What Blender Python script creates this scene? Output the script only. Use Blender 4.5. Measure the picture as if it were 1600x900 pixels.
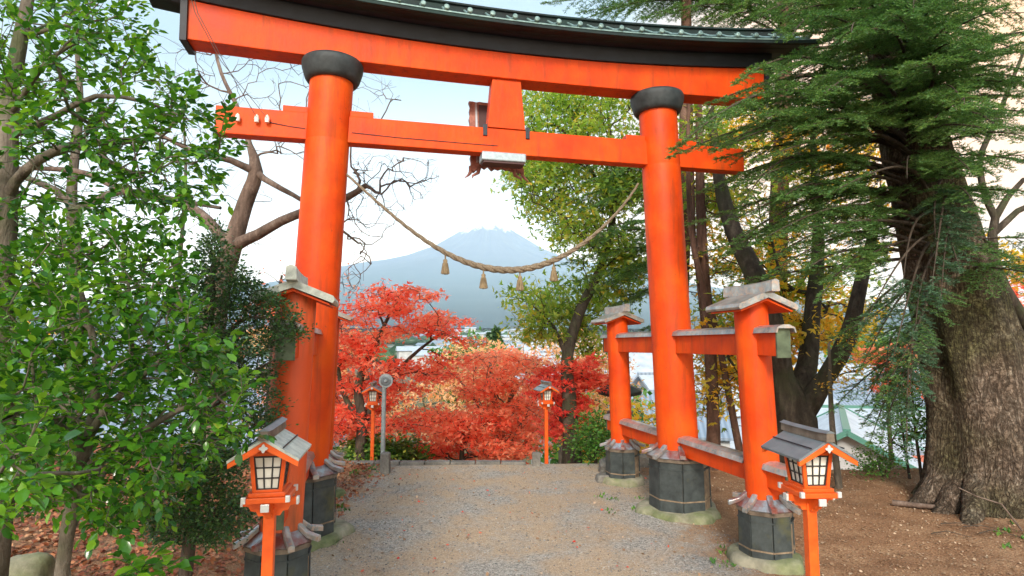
import bpy, bmesh, math, random
import numpy as np
from mathutils import Vector, Matrix, noise as mnoise
random.seed(7); RNG = np.random.default_rng(11)
R = math.radians
S = bpy.context.scene
for o in list(bpy.data.objects): bpy.data.objects.remove(o)
C = S.collection

# ------------------------------------------------------------------ camera
EYE, FPX, PITCH = 1.9, 921.95, 0.0973
cam = bpy.data.cameras.new('camera'); co = bpy.data.objects.new('camera', cam); C.objects.link(co)
cam.sensor_width = 36; cam.lens = FPX / 1600 * 36; cam.clip_start = 0.05; cam.clip_end = 90000
co.location = (0, 0, EYE); co.rotation_euler = (math.pi / 2 + PITCH, 0, 0)
S.camera = co
# ------------------------------------------------------------------ sky and sun
SUN_EL, SUN_AZ = R(30), R(186)          # azimuth from +Y towards +X; placed behind the camera to light the gate front
w = bpy.data.worlds.new('World'); S.world = w; w.use_nodes = True
nt = w.node_tree; nt.nodes.clear()
out = nt.nodes.new('ShaderNodeOutputWorld'); bg = nt.nodes.new('ShaderNodeBackground')
sky = nt.nodes.new('ShaderNodeTexSky'); sky.sky_type = 'NISHITA'; sky.sun_disc = False
sky.sun_elevation = SUN_EL; sky.sun_rotation = SUN_AZ; sky.altitude = 900
sky.air_density = 0.9; sky.dust_density = 5; sky.ozone_density = 1.5
# bright veil added over the clear sky to fill-light the gate front: cream at the horizon, pale blue overhead, warmer towards the sunset
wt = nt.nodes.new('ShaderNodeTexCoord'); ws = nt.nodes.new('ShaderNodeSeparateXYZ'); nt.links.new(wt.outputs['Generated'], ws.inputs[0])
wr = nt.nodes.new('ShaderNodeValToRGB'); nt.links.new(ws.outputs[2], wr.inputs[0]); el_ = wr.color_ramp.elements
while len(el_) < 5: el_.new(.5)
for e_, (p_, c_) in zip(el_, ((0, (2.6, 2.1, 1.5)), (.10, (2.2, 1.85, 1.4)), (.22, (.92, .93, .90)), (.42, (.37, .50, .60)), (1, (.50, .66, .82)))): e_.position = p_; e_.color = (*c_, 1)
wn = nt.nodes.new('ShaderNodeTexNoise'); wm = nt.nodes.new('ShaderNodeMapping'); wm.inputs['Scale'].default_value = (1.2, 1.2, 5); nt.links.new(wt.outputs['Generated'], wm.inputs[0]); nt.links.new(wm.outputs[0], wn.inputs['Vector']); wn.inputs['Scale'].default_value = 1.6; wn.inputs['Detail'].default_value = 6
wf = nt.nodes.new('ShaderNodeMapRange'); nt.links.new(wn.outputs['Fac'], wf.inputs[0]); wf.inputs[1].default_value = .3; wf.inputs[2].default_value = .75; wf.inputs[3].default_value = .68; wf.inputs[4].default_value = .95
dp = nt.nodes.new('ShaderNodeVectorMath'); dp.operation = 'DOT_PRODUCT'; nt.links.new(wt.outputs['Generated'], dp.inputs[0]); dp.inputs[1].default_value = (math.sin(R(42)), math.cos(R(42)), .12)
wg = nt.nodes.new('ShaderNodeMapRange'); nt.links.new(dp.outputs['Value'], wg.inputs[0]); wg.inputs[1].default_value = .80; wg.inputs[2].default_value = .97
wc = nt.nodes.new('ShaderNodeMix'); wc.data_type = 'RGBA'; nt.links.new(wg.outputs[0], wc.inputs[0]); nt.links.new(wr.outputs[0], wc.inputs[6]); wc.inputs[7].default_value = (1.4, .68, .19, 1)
sc0 = nt.nodes.new('ShaderNodeVectorMath'); sc0.operation = 'SCALE'; nt.links.new(wc.outputs[2], sc0.inputs[0]); sc0.inputs['Scale'].default_value = FILL_VEIL = 5.0
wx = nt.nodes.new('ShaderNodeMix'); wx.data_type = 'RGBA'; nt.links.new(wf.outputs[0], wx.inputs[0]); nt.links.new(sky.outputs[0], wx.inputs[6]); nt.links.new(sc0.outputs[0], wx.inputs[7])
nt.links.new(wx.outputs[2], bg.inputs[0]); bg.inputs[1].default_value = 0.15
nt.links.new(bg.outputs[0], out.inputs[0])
sun = bpy.data.lights.new('sun', 'SUN'); so = bpy.data.objects.new('sun', sun); C.objects.link(so)
sun.energy = 2.0; sun.angle = R(14); sun.color = (1.0, 0.9, 0.78)
sd = Vector((math.sin(SUN_AZ) * math.cos(SUN_EL), math.cos(SUN_AZ) * math.cos(SUN_EL), math.sin(SUN_EL)))
so.rotation_euler = sd.to_track_quat('Z', 'Y').to_euler()
S.view_settings.view_transform = 'Standard'; S.view_settings.look = 'None'
S.view_settings.exposure = 1.25; S.view_settings.gamma = 1; S.view_settings.use_curve_mapping = False
S.render.engine = 'CYCLES'
S.cycles.max_bounces = 8; S.cycles.diffuse_bounces = 4; S.cycles.transmission_bounces = 4
S.cycles.volume_bounces = 2; S.cycles.transparent_max_bounces = 8

# ------------------------------------------------------------------ helpers
def at(u, v, Y):
    """world point that lies at ground distance Y in front of the camera position on the sight line of photo pixel (u, v)"""
    a = (u - 800) / FPX; b = -(v - 450) / FPX
    d = Vector((a, math.cos(PITCH) - b * math.sin(PITCH), math.sin(PITCH) + b * math.cos(PITCH)))
    return Vector((0, 0, EYE)) + d * (Y / d.y)
def new_mat(name):
    m = bpy.data.materials.new(name); m.use_nodes = True; m.node_tree.nodes.clear(); return m
def N(m, t, **k):
    n = m.node_tree.nodes.new(t)
    for a, b in k.items(): setattr(n, a, b)
    return n
def Lk(m, a, b): m.node_tree.links.new(a, b)
def ramp(m, fac, stops, interp='LINEAR'):
    n = N(m, 'ShaderNodeValToRGB'); n.color_ramp.interpolation = interp
    e = n.color_ramp.elements
    while len(e) < len(stops): e.new(0.5)
    for x, (p, c) in zip(e, stops): x.position = p; x.color = (*c, 1) if len(c) == 3 else c
    Lk(m, fac, n.inputs[0]); return n.outputs[0]
def noise(m, scale, detail=4, rough=0.55, coord='Object', vec=None, dist=0):
    if vec is None: vec = N(m, 'ShaderNodeTexCoord').outputs[coord]
    n = N(m, 'ShaderNodeTexNoise'); n.inputs['Scale'].default_value = scale
    n.inputs['Detail'].default_value = detail; n.inputs['Roughness'].default_value = rough; n.inputs['Distortion'].default_value = dist
    Lk(m, vec, n.inputs['Vector']); return n.outputs['Fac']
def mapping(m, scale=(1, 1, 1), coord='Object', rot=(0, 0, 0)):
    n = N(m, 'ShaderNodeMapping'); n.inputs['Scale'].default_value = scale; n.inputs['Rotation'].default_value = rot
    Lk(m, N(m, 'ShaderNodeTexCoord').outputs[coord], n.inputs[0]); return n.outputs[0]
def mixc(m, fac, a, b, blend='MIX'):
    n = N(m, 'ShaderNodeMix', data_type='RGBA', blend_type=blend)
    for s, v in ((n.inputs[0], fac), (n.inputs[6], a), (n.inputs[7], b)):
        if isinstance(v, (int, float)): s.default_value = v
        elif isinstance(v, tuple): s.default_value = (*v, 1)
        else: Lk(m, v, s)
    return n.outputs[2]
def mth(m, op, a, b=0.0, clamp=False):
    n = N(m, 'ShaderNodeMath', operation=op, use_clamp=clamp)
    for s, v in ((n.inputs[0], a), (n.inputs[1], b)):
        if isinstance(v, (int, float)): s.default_value = v
        else: Lk(m, v, s)
    return n.outputs[0]
def finish(m, col, rough=0.6, metal=0.0, bump=None, bstr=0.3, bdist=0.01, spec=0.5):
    p = N(m, 'ShaderNodeBsdfPrincipled'); o = N(m, 'ShaderNodeOutputMaterial')
    if isinstance(col, tuple): p.inputs['Base Color'].default_value = (*col, 1)
    else: Lk(m, col, p.inputs['Base Color'])
    if isinstance(rough, (int, float)): p.inputs['Roughness'].default_value = rough
    else: Lk(m, rough, p.inputs['Roughness'])
    p.inputs['Metallic'].default_value = metal; p.inputs['Specular IOR Level'].default_value = spec
    if bump is not None:
        b = N(m, 'ShaderNodeBump'); b.inputs['Strength'].default_value = bstr; b.inputs['Distance'].default_value = bdist
        Lk(m, bump, b.inputs['Height']); Lk(m, b.outputs[0], p.inputs['Normal'])
    Lk(m, p.outputs[0], o.inputs[0]); return m
def leaf_mat(name, stops, rough=0.45, trans=0.35, tcol=(1.3, 1.25, 0.6), clump=1.2, spec=0.4):
    m = new_mat(name)
    g = N(m, 'ShaderNodeNewGeometry').outputs['Random Per Island']
    n = noise(m, clump, 3)
    f = mth(m, 'ADD', mth(m, 'MULTIPLY', g, 0.6), mth(m, 'MULTIPLY', mth(m, 'SUBTRACT', n, 0.2), 0.66), True)
    col = ramp(m, f, stops)
    p = N(m, 'ShaderNodeBsdfPrincipled'); t = N(m, 'ShaderNodeBsdfTranslucent'); mx = N(m, 'ShaderNodeMixShader'); o = N(m, 'ShaderNodeOutputMaterial')
    Lk(m, col, p.inputs['Base Color']); p.inputs['Roughness'].default_value = rough; p.inputs['Specular IOR Level'].default_value = spec
    Lk(m, mixc(m, 1.0, col, tcol, 'MULTIPLY'), t.inputs[0])
    mx.inputs[0].default_value = trans
    Lk(m, p.outputs[0], mx.inputs[1]); Lk(m, t.outputs[0], mx.inputs[2]); Lk(m, mx.outputs[0], o.inputs[0])
    return m

class MB:
    def __init__(s): s.v = []; s.f = []; s.smooth = []
    def add(s, vs, fs, smooth=False):
        b = len(s.v); s.v += [tuple(v) for v in vs]; s.f += [tuple(i + b for i in f) for f in fs]; s.smooth += [smooth] * len(fs)
    def box(s, c, size, M=None, top=None):
        x, y, z = [a / 2 for a in size]; t = top or 1.0
        vs = [Vector((sx * x * (t if sz > 0 else 1), sy * y * (t if sz > 0 else 1), sz * z)) for sz in (-1, 1) for sy in (-1, 1) for sx in (-1, 1)]
        if M is not None: vs = [M @ v for v in vs]
        vs = [v + Vector(c) for v in vs]
        s.add(vs, [(0, 2, 3, 1), (4, 5, 7, 6), (0, 1, 5, 4), (2, 6, 7, 3), (0, 4, 6, 2), (1, 3, 7, 5)])
    def bar(s, a, b, wd, ht, up=(0, 0, 1)):
        a = Vector(a); b = Vector(b); d = b - a; L = d.length; d.normalize()
        sd_ = d.cross(Vector(up)).normalized(); u = sd_.cross(d)
        M = Matrix((d, sd_, u)).transposed(); s.box((a + b) / 2, (L, wd, ht), M)
    def tube(s, pts, rad, n=12, cap=True, smooth=True):
        pts = [Vector(p) for p in pts]; k = len(pts)
        if isinstance(rad, (int, float)): rad = [rad] * k
        vs = []; ref = None
        for i, p in enumerate(pts):
            d = (pts[min(i + 1, k - 1)] - pts[max(i - 1, 0)]).normalized()
            if ref is None: ref = Vector((1, 0, 0)) if abs(d.x) < 0.9 else Vector((0, 1, 0))
            a = (ref - d * ref.dot(d)).normalized(); b = d.cross(a); ref = a
            for j in range(n):
                t = 2 * math.pi * j / n; vs.append(p + (a * math.cos(t) + b * math.sin(t)) * rad[i])
        fs = [(i * n + j, i * n + (j + 1) % n, (i + 1) * n + (j + 1) % n, (i + 1) * n + j) for i in range(k - 1) for j in range(n)]
        s.add(vs, fs, smooth)
        if cap: s.add(vs[:n], [tuple(reversed(range(n)))]); s.add(vs[-n:], [tuple(range(n))])
    def rings(s, rings, smooth=False, cap=True):
        n = len(rings[0]); vs = [p for r in rings for p in r]
        s.add(vs, [(i * n + j, i * n + (j + 1) % n, (i + 1) * n + (j + 1) % n, (i + 1) * n + j) for i in range(len(rings) - 1) for j in range(n)], smooth)
        if cap: s.add(rings[0], [tuple(reversed(range(n)))]); s.add(rings[-1], [tuple(range(n))])
    def build(s, name, mat, parent=None, bevel=0, loc=None):
        me = bpy.data.meshes.new(name); me.from_pydata(s.v, [], s.f); me.polygons.foreach_set('use_smooth', s.smooth)
        me.materials.append(mat); me.update()
        o = bpy.data.objects.new(name, me); C.objects.link(o)
        if parent: o.parent = parent
        if loc is not None: o.location = loc
        if bevel:
            b = o.modifiers.new('bevel', 'BEVEL'); b.width = bevel; b.segments = 2; b.limit_method = 'ANGLE'; b.angle_limit = R(40)
        return o
def np_mesh(name, V, F, mat, parent=None, smooth=False, loc=None):
    """V (n,3), F (m,k) arrays -> one mesh object"""
    me = bpy.data.meshes.new(name); V = np.asarray(V, np.float32); F = np.asarray(F, np.int32)
    me.vertices.add(len(V)); me.vertices.foreach_set('co', V.ravel())
    m, k = F.shape
    me.loops.add(m * k); me.loops.foreach_set('vertex_index', F.ravel())
    me.polygons.add(m); me.polygons.foreach_set('loop_start', np.arange(0, m * k, k, dtype=np.int32))
    if smooth: me.polygons.foreach_set('use_smooth', np.ones(m, bool))
    me.materials.append(mat); me.update(calc_edges=True); me.validate()
    o = bpy.data.objects.new(name, me); C.objects.link(o)
    if parent: o.parent = parent
    if loc is not None: o.location = loc
    return o
def tag(o, label=None, cat=None, group=None, kind=None):
    if label: o['label'] = label
    if cat: o['category'] = cat
    if group: o['group'] = group
    if kind: o['kind'] = kind
    return o
def empty(name, loc, rz=0, label=None, cat=None, group=None):
    o = bpy.data.objects.new(name, None); C.objects.link(o); o.location = loc; o.rotation_euler = (0, 0, rz)
    o.empty_display_size = 0.1
    return tag(o, label, cat, group)
def copy_tree(o, parent=None):
    c = o.copy(); C.objects.link(c)
    if parent: c.parent = parent
    for ch in o.children: copy_tree(ch, c)
    return c

# ------------------------------------------------------------------ terrain
def edge_y(x):
    return np.interp(x, [-60, -8, -3, 3, 5.2, 8, 60], [9.6, 9.6, 9.75, 9.75, 8.7, 8.4, 8.4])
def terrain(x, y):
    d = y - edge_y(x)
    z = np.interp(d, [-1e5, 0, .5, 3, 12, 25, 60, 110, 300, 800, 1500, 3000, 5000, 9000, 14000, 60000],
                  [0, 0, -.15, -1.5, -5.6, -10.5, -14, -15.5, -19, -5, 18, 80, 215, 330, 350, 350])
    bank = 0.10 * np.clip(-x - 2.3, 0, 4) + 0.05 * np.clip(x - 3, 0, 4)
    z = z + bank * np.clip(1 - d / 6, 0, 1) * np.clip(y / 3, 0.0, 1)
    return z
def T(x, y): return float(terrain(np.array(float(x)), np.array(float(y))))

# ------------------------------------------------------------------ materials
M = {}
m = new_mat('vermilion_paint'); n1 = noise(m, 2.2, 5, 0.6); n2 = noise(m, 30, 3, 0.6); mp = mapping(m, (6, 6, 0.7)); n3 = noise(m, 2.0, 4, 0.6, vec=mp)
c = ramp(m, n1, [(.3, (.50, .038, .003)), (.5, (.66, .062, .003)), (.72, (.74, .098, .004))])
st = ramp(m, n3, [(.53, (0, 0, 0)), (.70, (1, 1, 1))]); c = mixc(m, mth(m, 'MULTIPLY', st, 0.55), c, (.26, .045, .012))
sp = ramp(m, n2, [(.68, (0, 0, 0)), (.72, (1, 1, 1))]); c = mixc(m, mth(m, 'MULTIPLY', sp, 0.5), c, (.15, .05, .02))
finish(m, c, mth(m, 'ADD', mth(m, 'MULTIPLY', n1,   .25), .40), bump=mth(m, 'ADD', n2, mth(m, 'MULTIPLY', n3, 2.0)), bstr=.35, bdist=.005, spec=.22); M['red'] = m
m = new_mat('weathered_vermilion'); mp = mapping(m, (7, 7, 1.1)); n1 = noise(m, 1.5, 5, 0.65, vec=mp); n2 = noise(m, 1.1, 4, .6)
c = ramp(m, n1, [(.28, (.16, .05, .02)), (.46, (.44, .085, .018)), (.62, (.78, .11, .02))])
c = mixc(m, ramp(m, n2, [(.42, (0, 0, 0)), (.6, (1, 1, 1))]), c, (.68, .075, .008))
finish(m, c, .55, bump=n1, bstr=.3, bdist=.006); M['red_worn'] = m
m = new_mat('black_lacquer'); n1 = noise(m, 6, 5, 0.6)
finish(m, ramp(m, n1, [(.3, (.004, .006, .011)), (.7, (.012, .017, .028))]), .6, bump=n1, bstr=.25, bdist=.01); M['black'] = m
m = new_mat('black_collar'); n1 = noise(m, 9, 5, 0.6); finish(m, ramp(m, n1, [(.3, (.013, .018, .02)), (.7, (.045, .055, .058))]), .62, bump=n1, bstr=.4, bdist=.01); M['collar'] = m
m = new_mat('dark_copper_roof'); n1 = noise(m, 8, 5, .6); n2 = noise(m, 2.5, 3)
c = mixc(m, ramp(m, n2, [(.4, (0, 0, 0)), (.65, (1, 1, 1))]), ramp(m, n1, [(.3, (.008, .012, .014)), (.7, (.020, .030, .031))]), (.014, .034, .031))
finish(m, c, .7, .0, bump=n1, bstr=.3, spec=.25); M['roof'] = m
m = new_mat('verdigris_batten'); n1 = noise(m, 14, 4, .6); finish(m, ramp(m, n1, [(.3, (.09, .16, .15)), (.7, (.28, .40, .37))]), .45, .3); M['batten'] = m
m = new_mat('weathered_sheet_metal'); n1 = noise(m, 7, 5, .65); n2 = noise(m, 26, 4, .7)
c = mixc(m, ramp(m, n2, [(.45, (0, 0, 0)), (.62, (1, 1, 1))]), ramp(m, n1, [(.3, (.13, .15, .16)), (.55, (.36, .38, .38)), (.75, (.62, .61, .58))]), (.45, .34, .27))
finish(m, c, .36, .55, bump=n1, bstr=.35, bdist=.008); M['sheet'] = m
m = new_mat('slate_grey_sheet'); n1 = noise(m, 5, 5, .6); finish(m, ramp(m, n1, [(.3, (.12, .15, .17)), (.7, (.24, .28, .30))]), .42, .4, bump=n1, bstr=.15); M['slate'] = m
m = new_mat('pale_lichen_sheet'); n1 = noise(m, 18, 5, .65); finish(m, ramp(m, n1, [(.3, (.25, .27, .24)), (.6, (.50, .52, .45)), (.75, (.62, .62, .54))]), .5, .15, bump=n1, bstr=.2); M['pale'] = m
m = new_mat('collar_roof_metal'); n1 = noise(m, 10, 4, .6); finish(m, ramp(m, n1, [(.34, (.30, .09, .07)), (.5, (.30, .22, .21)), (.64, (.35, .40, .42))]), .28, .6, bump=n1, bstr=.3, bdist=.005); M['skirt'] = m
m = new_mat('brown_eave_edge'); n1 = noise(m, 12, 4, .6); finish(m, ramp(m, n1, [(.3, (.10, .075, .055)), (.7, (.26, .21, .16))]), .6, .2); M['brown'] = m
m = new_mat('charcoal_stone'); n1 = noise(m, 9, 5, .6); n2 = noise(m, 3.0, 4, .6)
c = ramp(m, n1, [(.3, (.013, .018, .019)), (.7, (.055, .068, .066))]); c = mixc(m, ramp(m, n2, [(.55, (0, 0, 0)), (.72, (1, 1, 1))]), c, (.085, .085, .03))
finish(m, c, .6, bump=n1, bstr=.4, bdist=.006); M['plinth'] = m
m = new_mat('tan_band'); n1 = noise(m, 20, 4, .6); finish(m, ramp(m, n1, [(.3, (.12, .08, .05)), (.7, (.30, .22, .14))]), .7); M['band'] = m
m = new_mat('green_tarnish'); n1 = noise(m, 12, 4); finish(m, ramp(m, n1, [(.3, (.045, .06, .035)), (.7, (.13, .17, .10))]), .5, .3); M['tarnish'] = m
m = new_mat('mossy_stone'); n1 = noise(m, 7, 6, .65); n2 = noise(m, 2.5, 4)
c = mixc(m, ramp(m, n2, [(.4, (0, 0, 0)), (.6, (1, 1, 1))]), ramp(m, n1, [(.3, (.16, .15, .10)), (.7, (.36, .33, .24))]), ramp(m, n1, [(.3, (.07, .09, .03)), (.7, (.20, .22, .10))]))
finish(m, c, .9, bump=n1, bstr=.8, bdist=.02); M['moss'] = m
m = new_mat('grey_granite'); n1 = noise(m, 40, 4, .6); n2 = noise(m, 4, 4)
finish(m, mixc(m, .5, ramp(m, n1, [(.3, (.08, .08, .075)), (.7, (.24, .23, .21))]), ramp(m, n2, [(.35, (.06, .055, .045)), (.7, (.26, .24, .2))])), .85, bump=n1, bstr=.5, bdist=.01); M['stone'] = m
m = new_mat('lantern_orange'); n1 = noise(m, 8, 4, .6); finish(m, ramp(m, n1, [(.3, (.62, .075, .008)), (.7, (.80, .13, .014))]), .42, bump=n1, bstr=.12, bdist=.004, spec=.35); M['orange'] = m
m = new_mat('black_lattice'); finish(m, (.018, .018, .018), .45); M['lattice'] = m
m = new_mat('frosted_pane'); n1 = noise(m, 10, 3); finish(m, ramp(m, n1, [(.3, (.62, .60, .52)), (.7, (.80, .79, .72))]), .4); M['pane'] = m
m = new_mat('white_metal_cap'); finish(m, (.62, .64, .63), .35, .3); M['white'] = m
m = new_mat('galvanised_steel'); n1 = noise(m, 25, 3); finish(m, ramp(m, n1, [(.3, (.30, .36, .38)), (.7, (.45, .52, .54))]), .4, .5); M['steel'] = m
m = new_mat('dark_ironwork'); finish(m, (.03, .035, .045), .5, .4); M['iron'] = m
m = new_mat('straw_rope'); mp = mapping(m, (1, 1, 1)); n1 = noise(m, 60, 4, .7); n2 = noise(m, 3, 3)
finish(m, ramp(m, n1, [(.3, (.085, .06, .038)), (.55, (.21, .16, .105)), (.75, (.36, .29, .20))]), .85, bump=n1, bstr=.8, bdist=.006); M['rope'] = m
m = new_mat('tassel_straw'); mp = mapping(m, (90, 90, 6)); n1 = noise(m, 1, 4, .6, vec=mp); finish(m, ramp(m, n1, [(.3, (.10, .065, .035)), (.7, (.36, .27, .15))]), .9, bump=n1, bstr=1, bdist=.006); M['tassel'] = m
m = new_mat('plaque_frame_wood'); n1 = noise(m, 16, 4); finish(m, ramp(m, n1, [(.3, (.16, .045, .03)), (.7, (.42, .17, .12))]), .6, bump=n1, bstr=.4); M['plaque'] = m
m = new_mat('plaque_board'); finish(m, (.06, .022, .022), .6); M['plaque_dark'] = m
m = new_mat('plaque_silver'); finish(m, (.5, .52, .54), .35, .6); M['silver'] = m
m = new_mat('old_wire'); finish(m, (.20, .19, .17), .6); M['wire'] = m
m = new_mat('porcelain'); finish(m, (.72, .70, .62), .3); M['porcelain'] = m

def bark(name, a, b, c_, sc=4.0, moss=None, stretch=0.25, bd=.03):
    m = new_mat(name); mp = mapping(m, (sc, sc, sc * stretch)); n1 = noise(m, 2.4, 6, .65, vec=mp, dist=.6); n2 = noise(m, 1.6, 4, .6); n4 = noise(m, 22, 4, .7)
    col = ramp(m, mth(m, 'ADD', mth(m, 'MULTIPLY', n1, .75), mth(m, 'MULTIPLY', n4, .25)), [(.34, a), (.52, b), (.68, c_)])
    if moss: col = mixc(m, ramp(m, n2, [(.48, (0, 0, 0)), (.66, (.85, .85, .85))]), col, moss)
    finish(m, col, .9, bump=mth(m, 'ADD', n1, mth(m, 'MULTIPLY', n4, .3)), bstr=.9, bdist=bd, spec=.2); return m
M['bark_grey'] = bark('grey_bark', (.05, .042, .032), (.13, .11, .085), (.24, .21, .17), moss=(.07, .085, .035))
M['bark_pink'] = bark('reddish_bare_bark', (.06, .045, .035), (.15, .105, .082), (.27, .21, .17), sc=3)
M['bark_dark'] = bark('dark_bark', (.022, .018, .013), (.06, .047, .035), (.12, .10, .075), moss=(.05, .06, .025))
M['bark_red'] = bark('red_brown_bark', (.05, .028, .02), (.12, .065, .045), (.20, .12, .09))
M['bark_twig'] = bark('twig_bark', (.04, .03, .022), (.08, .06, .045), (.15, .12, .09))
# fir bark: flaky plates and moss
m = new_mat('flaky_fir_bark'); mp = mapping(m, (9, 9, 4.5)); mp2 = mapping(m, (1, 1, .5))
nd = noise(m, 5.0, 5, .65)
mpa = mapping(m, (9, 9, 2.2)); mpb = mapping(m, (16, 16, 7))
ka = mth(m, 'ABSOLUTE', mth(m, 'SUBTRACT', noise(m, 1.2, 4, .6, vec=mpa, dist=.8), .5)); kb = mth(m, 'ABSOLUTE', mth(m, 'SUBTRACT', noise(m, 1.1, 3, .6, vec=mpb, dist=.5), .5))
n1 = noise(m, 26, 5, .7); n2 = noise(m, 1.3, 5, .6, vec=mp2); n3 = noise(m, .9, 3, .5)
e = ramp(m, mth(m, 'MINIMUM', mth(m, 'MULTIPLY', ka, 1.0), mth(m, 'ADD', mth(m, 'MULTIPLY', kb, 1.1), .025)), [(0, (0, 0, 0)), (.085, (1, 1, 1))])
c = ramp(m, mth(m, 'ADD', mth(m, 'MULTIPLY', n1, .55), mth(m, 'MULTIPLY', nd, .45)), [(.36, (.06, .042, .03)), (.5, (.20, .145, .105)), (.64, (.46, .38, .30))])
c = mixc(m, ramp(m, n3, [(.40, (0, 0, 0)), (.58, (.85, .85, .85))]), c, ramp(m, n1, [(.36, (.025, .026, .012)), (.5, (.08, .08, .03)), (.66, (.20, .20, .08))]))
c = mixc(m, mth(m, 'MULTIPLY', mth(m, 'SUBTRACT', 1.0, e), .8), c, (.035, .026, .018))
finish(m, c, .92, bump=mth(m, 'ADD', mth(m, 'MULTIPLY', e, .5), n1), bstr=1.0, bdist=.045, spec=.15); M['bark_fir'] = m

M['camellia'] = leaf_mat('camellia_leaf', [(.05, (.010, .042, .012)), (.35, (.035, .13, .016)), (.64, (.09, .26, .02)), (.93, (.26, .44, .03))], .17, .42, clump=1.5, spec=.5)
M['holly'] = leaf_mat('small_dark_leaf', [(.1, (.016, .045, .016)), (.5, (.045, .11, .035)), (.9, (.11, .21, .05))], .35, .25, clump=2)
M['fir'] = leaf_mat('fir_needle', [(.1, (.035, .10, .035)), (.45, (.10, .23, .07)), (.75, (.20, .35, .10)), (.95, (.34, .48, .13))], .45, .3, clump=.9, tcol=(1.2, 1.2, .6))
M['fir_pale'] = leaf_mat('pale_fir_needle', [(.1, (.03, .08, .05)), (.5, (.07, .16, .09)), (.9, (.16, .27, .15))], .45, .3, clump=.9)
M['maple_red'] = leaf_mat('scarlet_maple_leaf', [(.1, (.80, .06, .045)), (.4, (.94, .17, .09)), (.65, (.95, .28, .16)), (.92, (.95, .48, .30))], .5, .6, tcol=(1.15, 1.1, 1.0), clump=.8)
M['maple_orange'] = leaf_mat('orange_maple_leaf', [(.1, (.86, .12, .07)), (.4, (.95, .28, .15)), (.7, (.95, .42, .24)), (.92, (.95, .60, .40))], .5, .6, tcol=(1.15, 1.1, 1.0), clump=.8)
M['maple_dark'] = leaf_mat('crimson_maple_leaf', [(.1, (.72, .045, .05)), (.4, (.90, .12, .08)), (.7, (.94, .23, .14)), (.92, (.95, .42, .25))], .5, .6, tcol=(1.15, 1.1, 1.0), clump=.8)
M['green_leaf'] = leaf_mat('green_gold_leaf', [(.06, (.10, .20, .04)), (.4, (.24, .40, .07)), (.66, (.42, .52, .10)), (.80, (.62, .52, .08)), (.92, (.82, .42, .06))], .5, .6, clump=.7)
M['gold_leaf'] = leaf_mat('gold_leaf', [(.1, (.40, .42, .06)), (.4, (.78, .56, .06)), (.7, (.90, .48, .05)), (.92, (.92, .34, .06))], .5, .5, clump=.6)
M['peach_leaf'] = leaf_mat('peach_leaf', [(.1, (.80, .36, .18)), (.5, (.88, .50, .28)), (.9, (.92, .66, .42))], .6, .45, clump=.4)
M['bush_green'] = leaf_mat('bush_green_leaf', [(.1, (.03, .10, .02)), (.5, (.08, .22, .035)), (.9, (.20, .35, .06))], .4, .35, clump=1.2)
M['litter'] = leaf_mat('fallen_leaf', [(.1, (.10, .035, .018)), (.4, (.26, .075, .035)), (.7, (.40, .16, .07)), (.92, (.50, .30, .16))], .7, .1, clump=1.5)
M['litter_pale'] = leaf_mat('fallen_pale_leaf', [(.1, (.16, .09, .05)), (.5, (.34, .21, .12)), (.9, (.55, .42, .30))], .7, .1, clump=1.5)

# ------------------------------------------------------------------ ground sheet
def axis(lo_dense, hi_dense, step, far, grow):
    a = list(np.arange(lo_dense, hi_dense, step)); s = step; x = hi_dense
    while x < far: a.append(x); s *= grow; x += s
    a.append(far); return a
ys = axis(-3, 13, .11, 22000, 1.09); ys = [-400, -120, -40, -14, -6] + ys
xp = axis(0, 7.5, .11, 21000, 1.11); xs = [-x for x in reversed(xp[1:])] + xp
X, Y = np.meshgrid(np.array(xs), np.array(ys)); Z = terrain(X, Y)
near = (np.abs(X) < 30) & (Y > -8) & (Y < 30)
idx = np.argwhere(near)
for i, j in idx:
    x, y = X[i, j], Y[i, j]
    k = .018 + .03 * min(1, max(0, (abs(x) - 2) / 2))
    Z[i, j] += k * (mnoise.noise(Vector((x * .8, y * .8, 0))) + .5 * mnoise.noise(Vector((x * 2.3, y * 2.3, 3)))) + .005 * mnoise.noise(Vector((x * 9, y * 9, 7)))
V = np.stack([X, Y, Z], -1).reshape(-1, 3); ny, nx = X.shape
I = np.arange(ny * nx).reshape(ny, nx)
F = np.stack([I[:-1, :-1], I[:-1, 1:], I[1:, 1:], I[1:, :-1]], -1).reshape(-1, 4)
m = new_mat('ground_gravel_soil'); tc = N(m, 'ShaderNodeTexCoord').outputs['Object']
sx = N(m, 'ShaderNodeSeparateXYZ'); Lk(m, tc, sx.inputs[0])
nA = noise(m, .55, 5, .6); nB = noise(m, 2.2, 6, .65); nC = noise(m, 55, 5, .75); nD = noise(m, 1.1, 5, .6, dist=.5); nE = noise(m, 170, 3, .7)
vg = N(m, 'ShaderNodeTexVoronoi'); vg.inputs['Scale'].default_value = 60; Lk(m, tc, vg.inputs['Vector'])
vg2 = N(m, 'ShaderNodeTexVoronoi'); vg2.inputs['Scale'].default_value = 130; Lk(m, tc, vg2.inputs['Vector'])
gsep = N(m, 'ShaderNodeSeparateColor'); Lk(m, vg.outputs['Color'], gsep.inputs[0])
gsep2 = N(m, 'ShaderNodeSeparateColor'); Lk(m, vg2.outputs['Color'], gsep2.inputs[0])
gr = ramp(m, mth(m, 'ADD', mth(m, 'MULTIPLY', gsep.outputs[0], .5), mth(m, 'MULTIPLY', gsep2.outputs[0], .5)), [(.1, (.15, .142, .128)), (.5, (.33, .305, .265)), (.85, (.52, .48, .42))])
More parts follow.
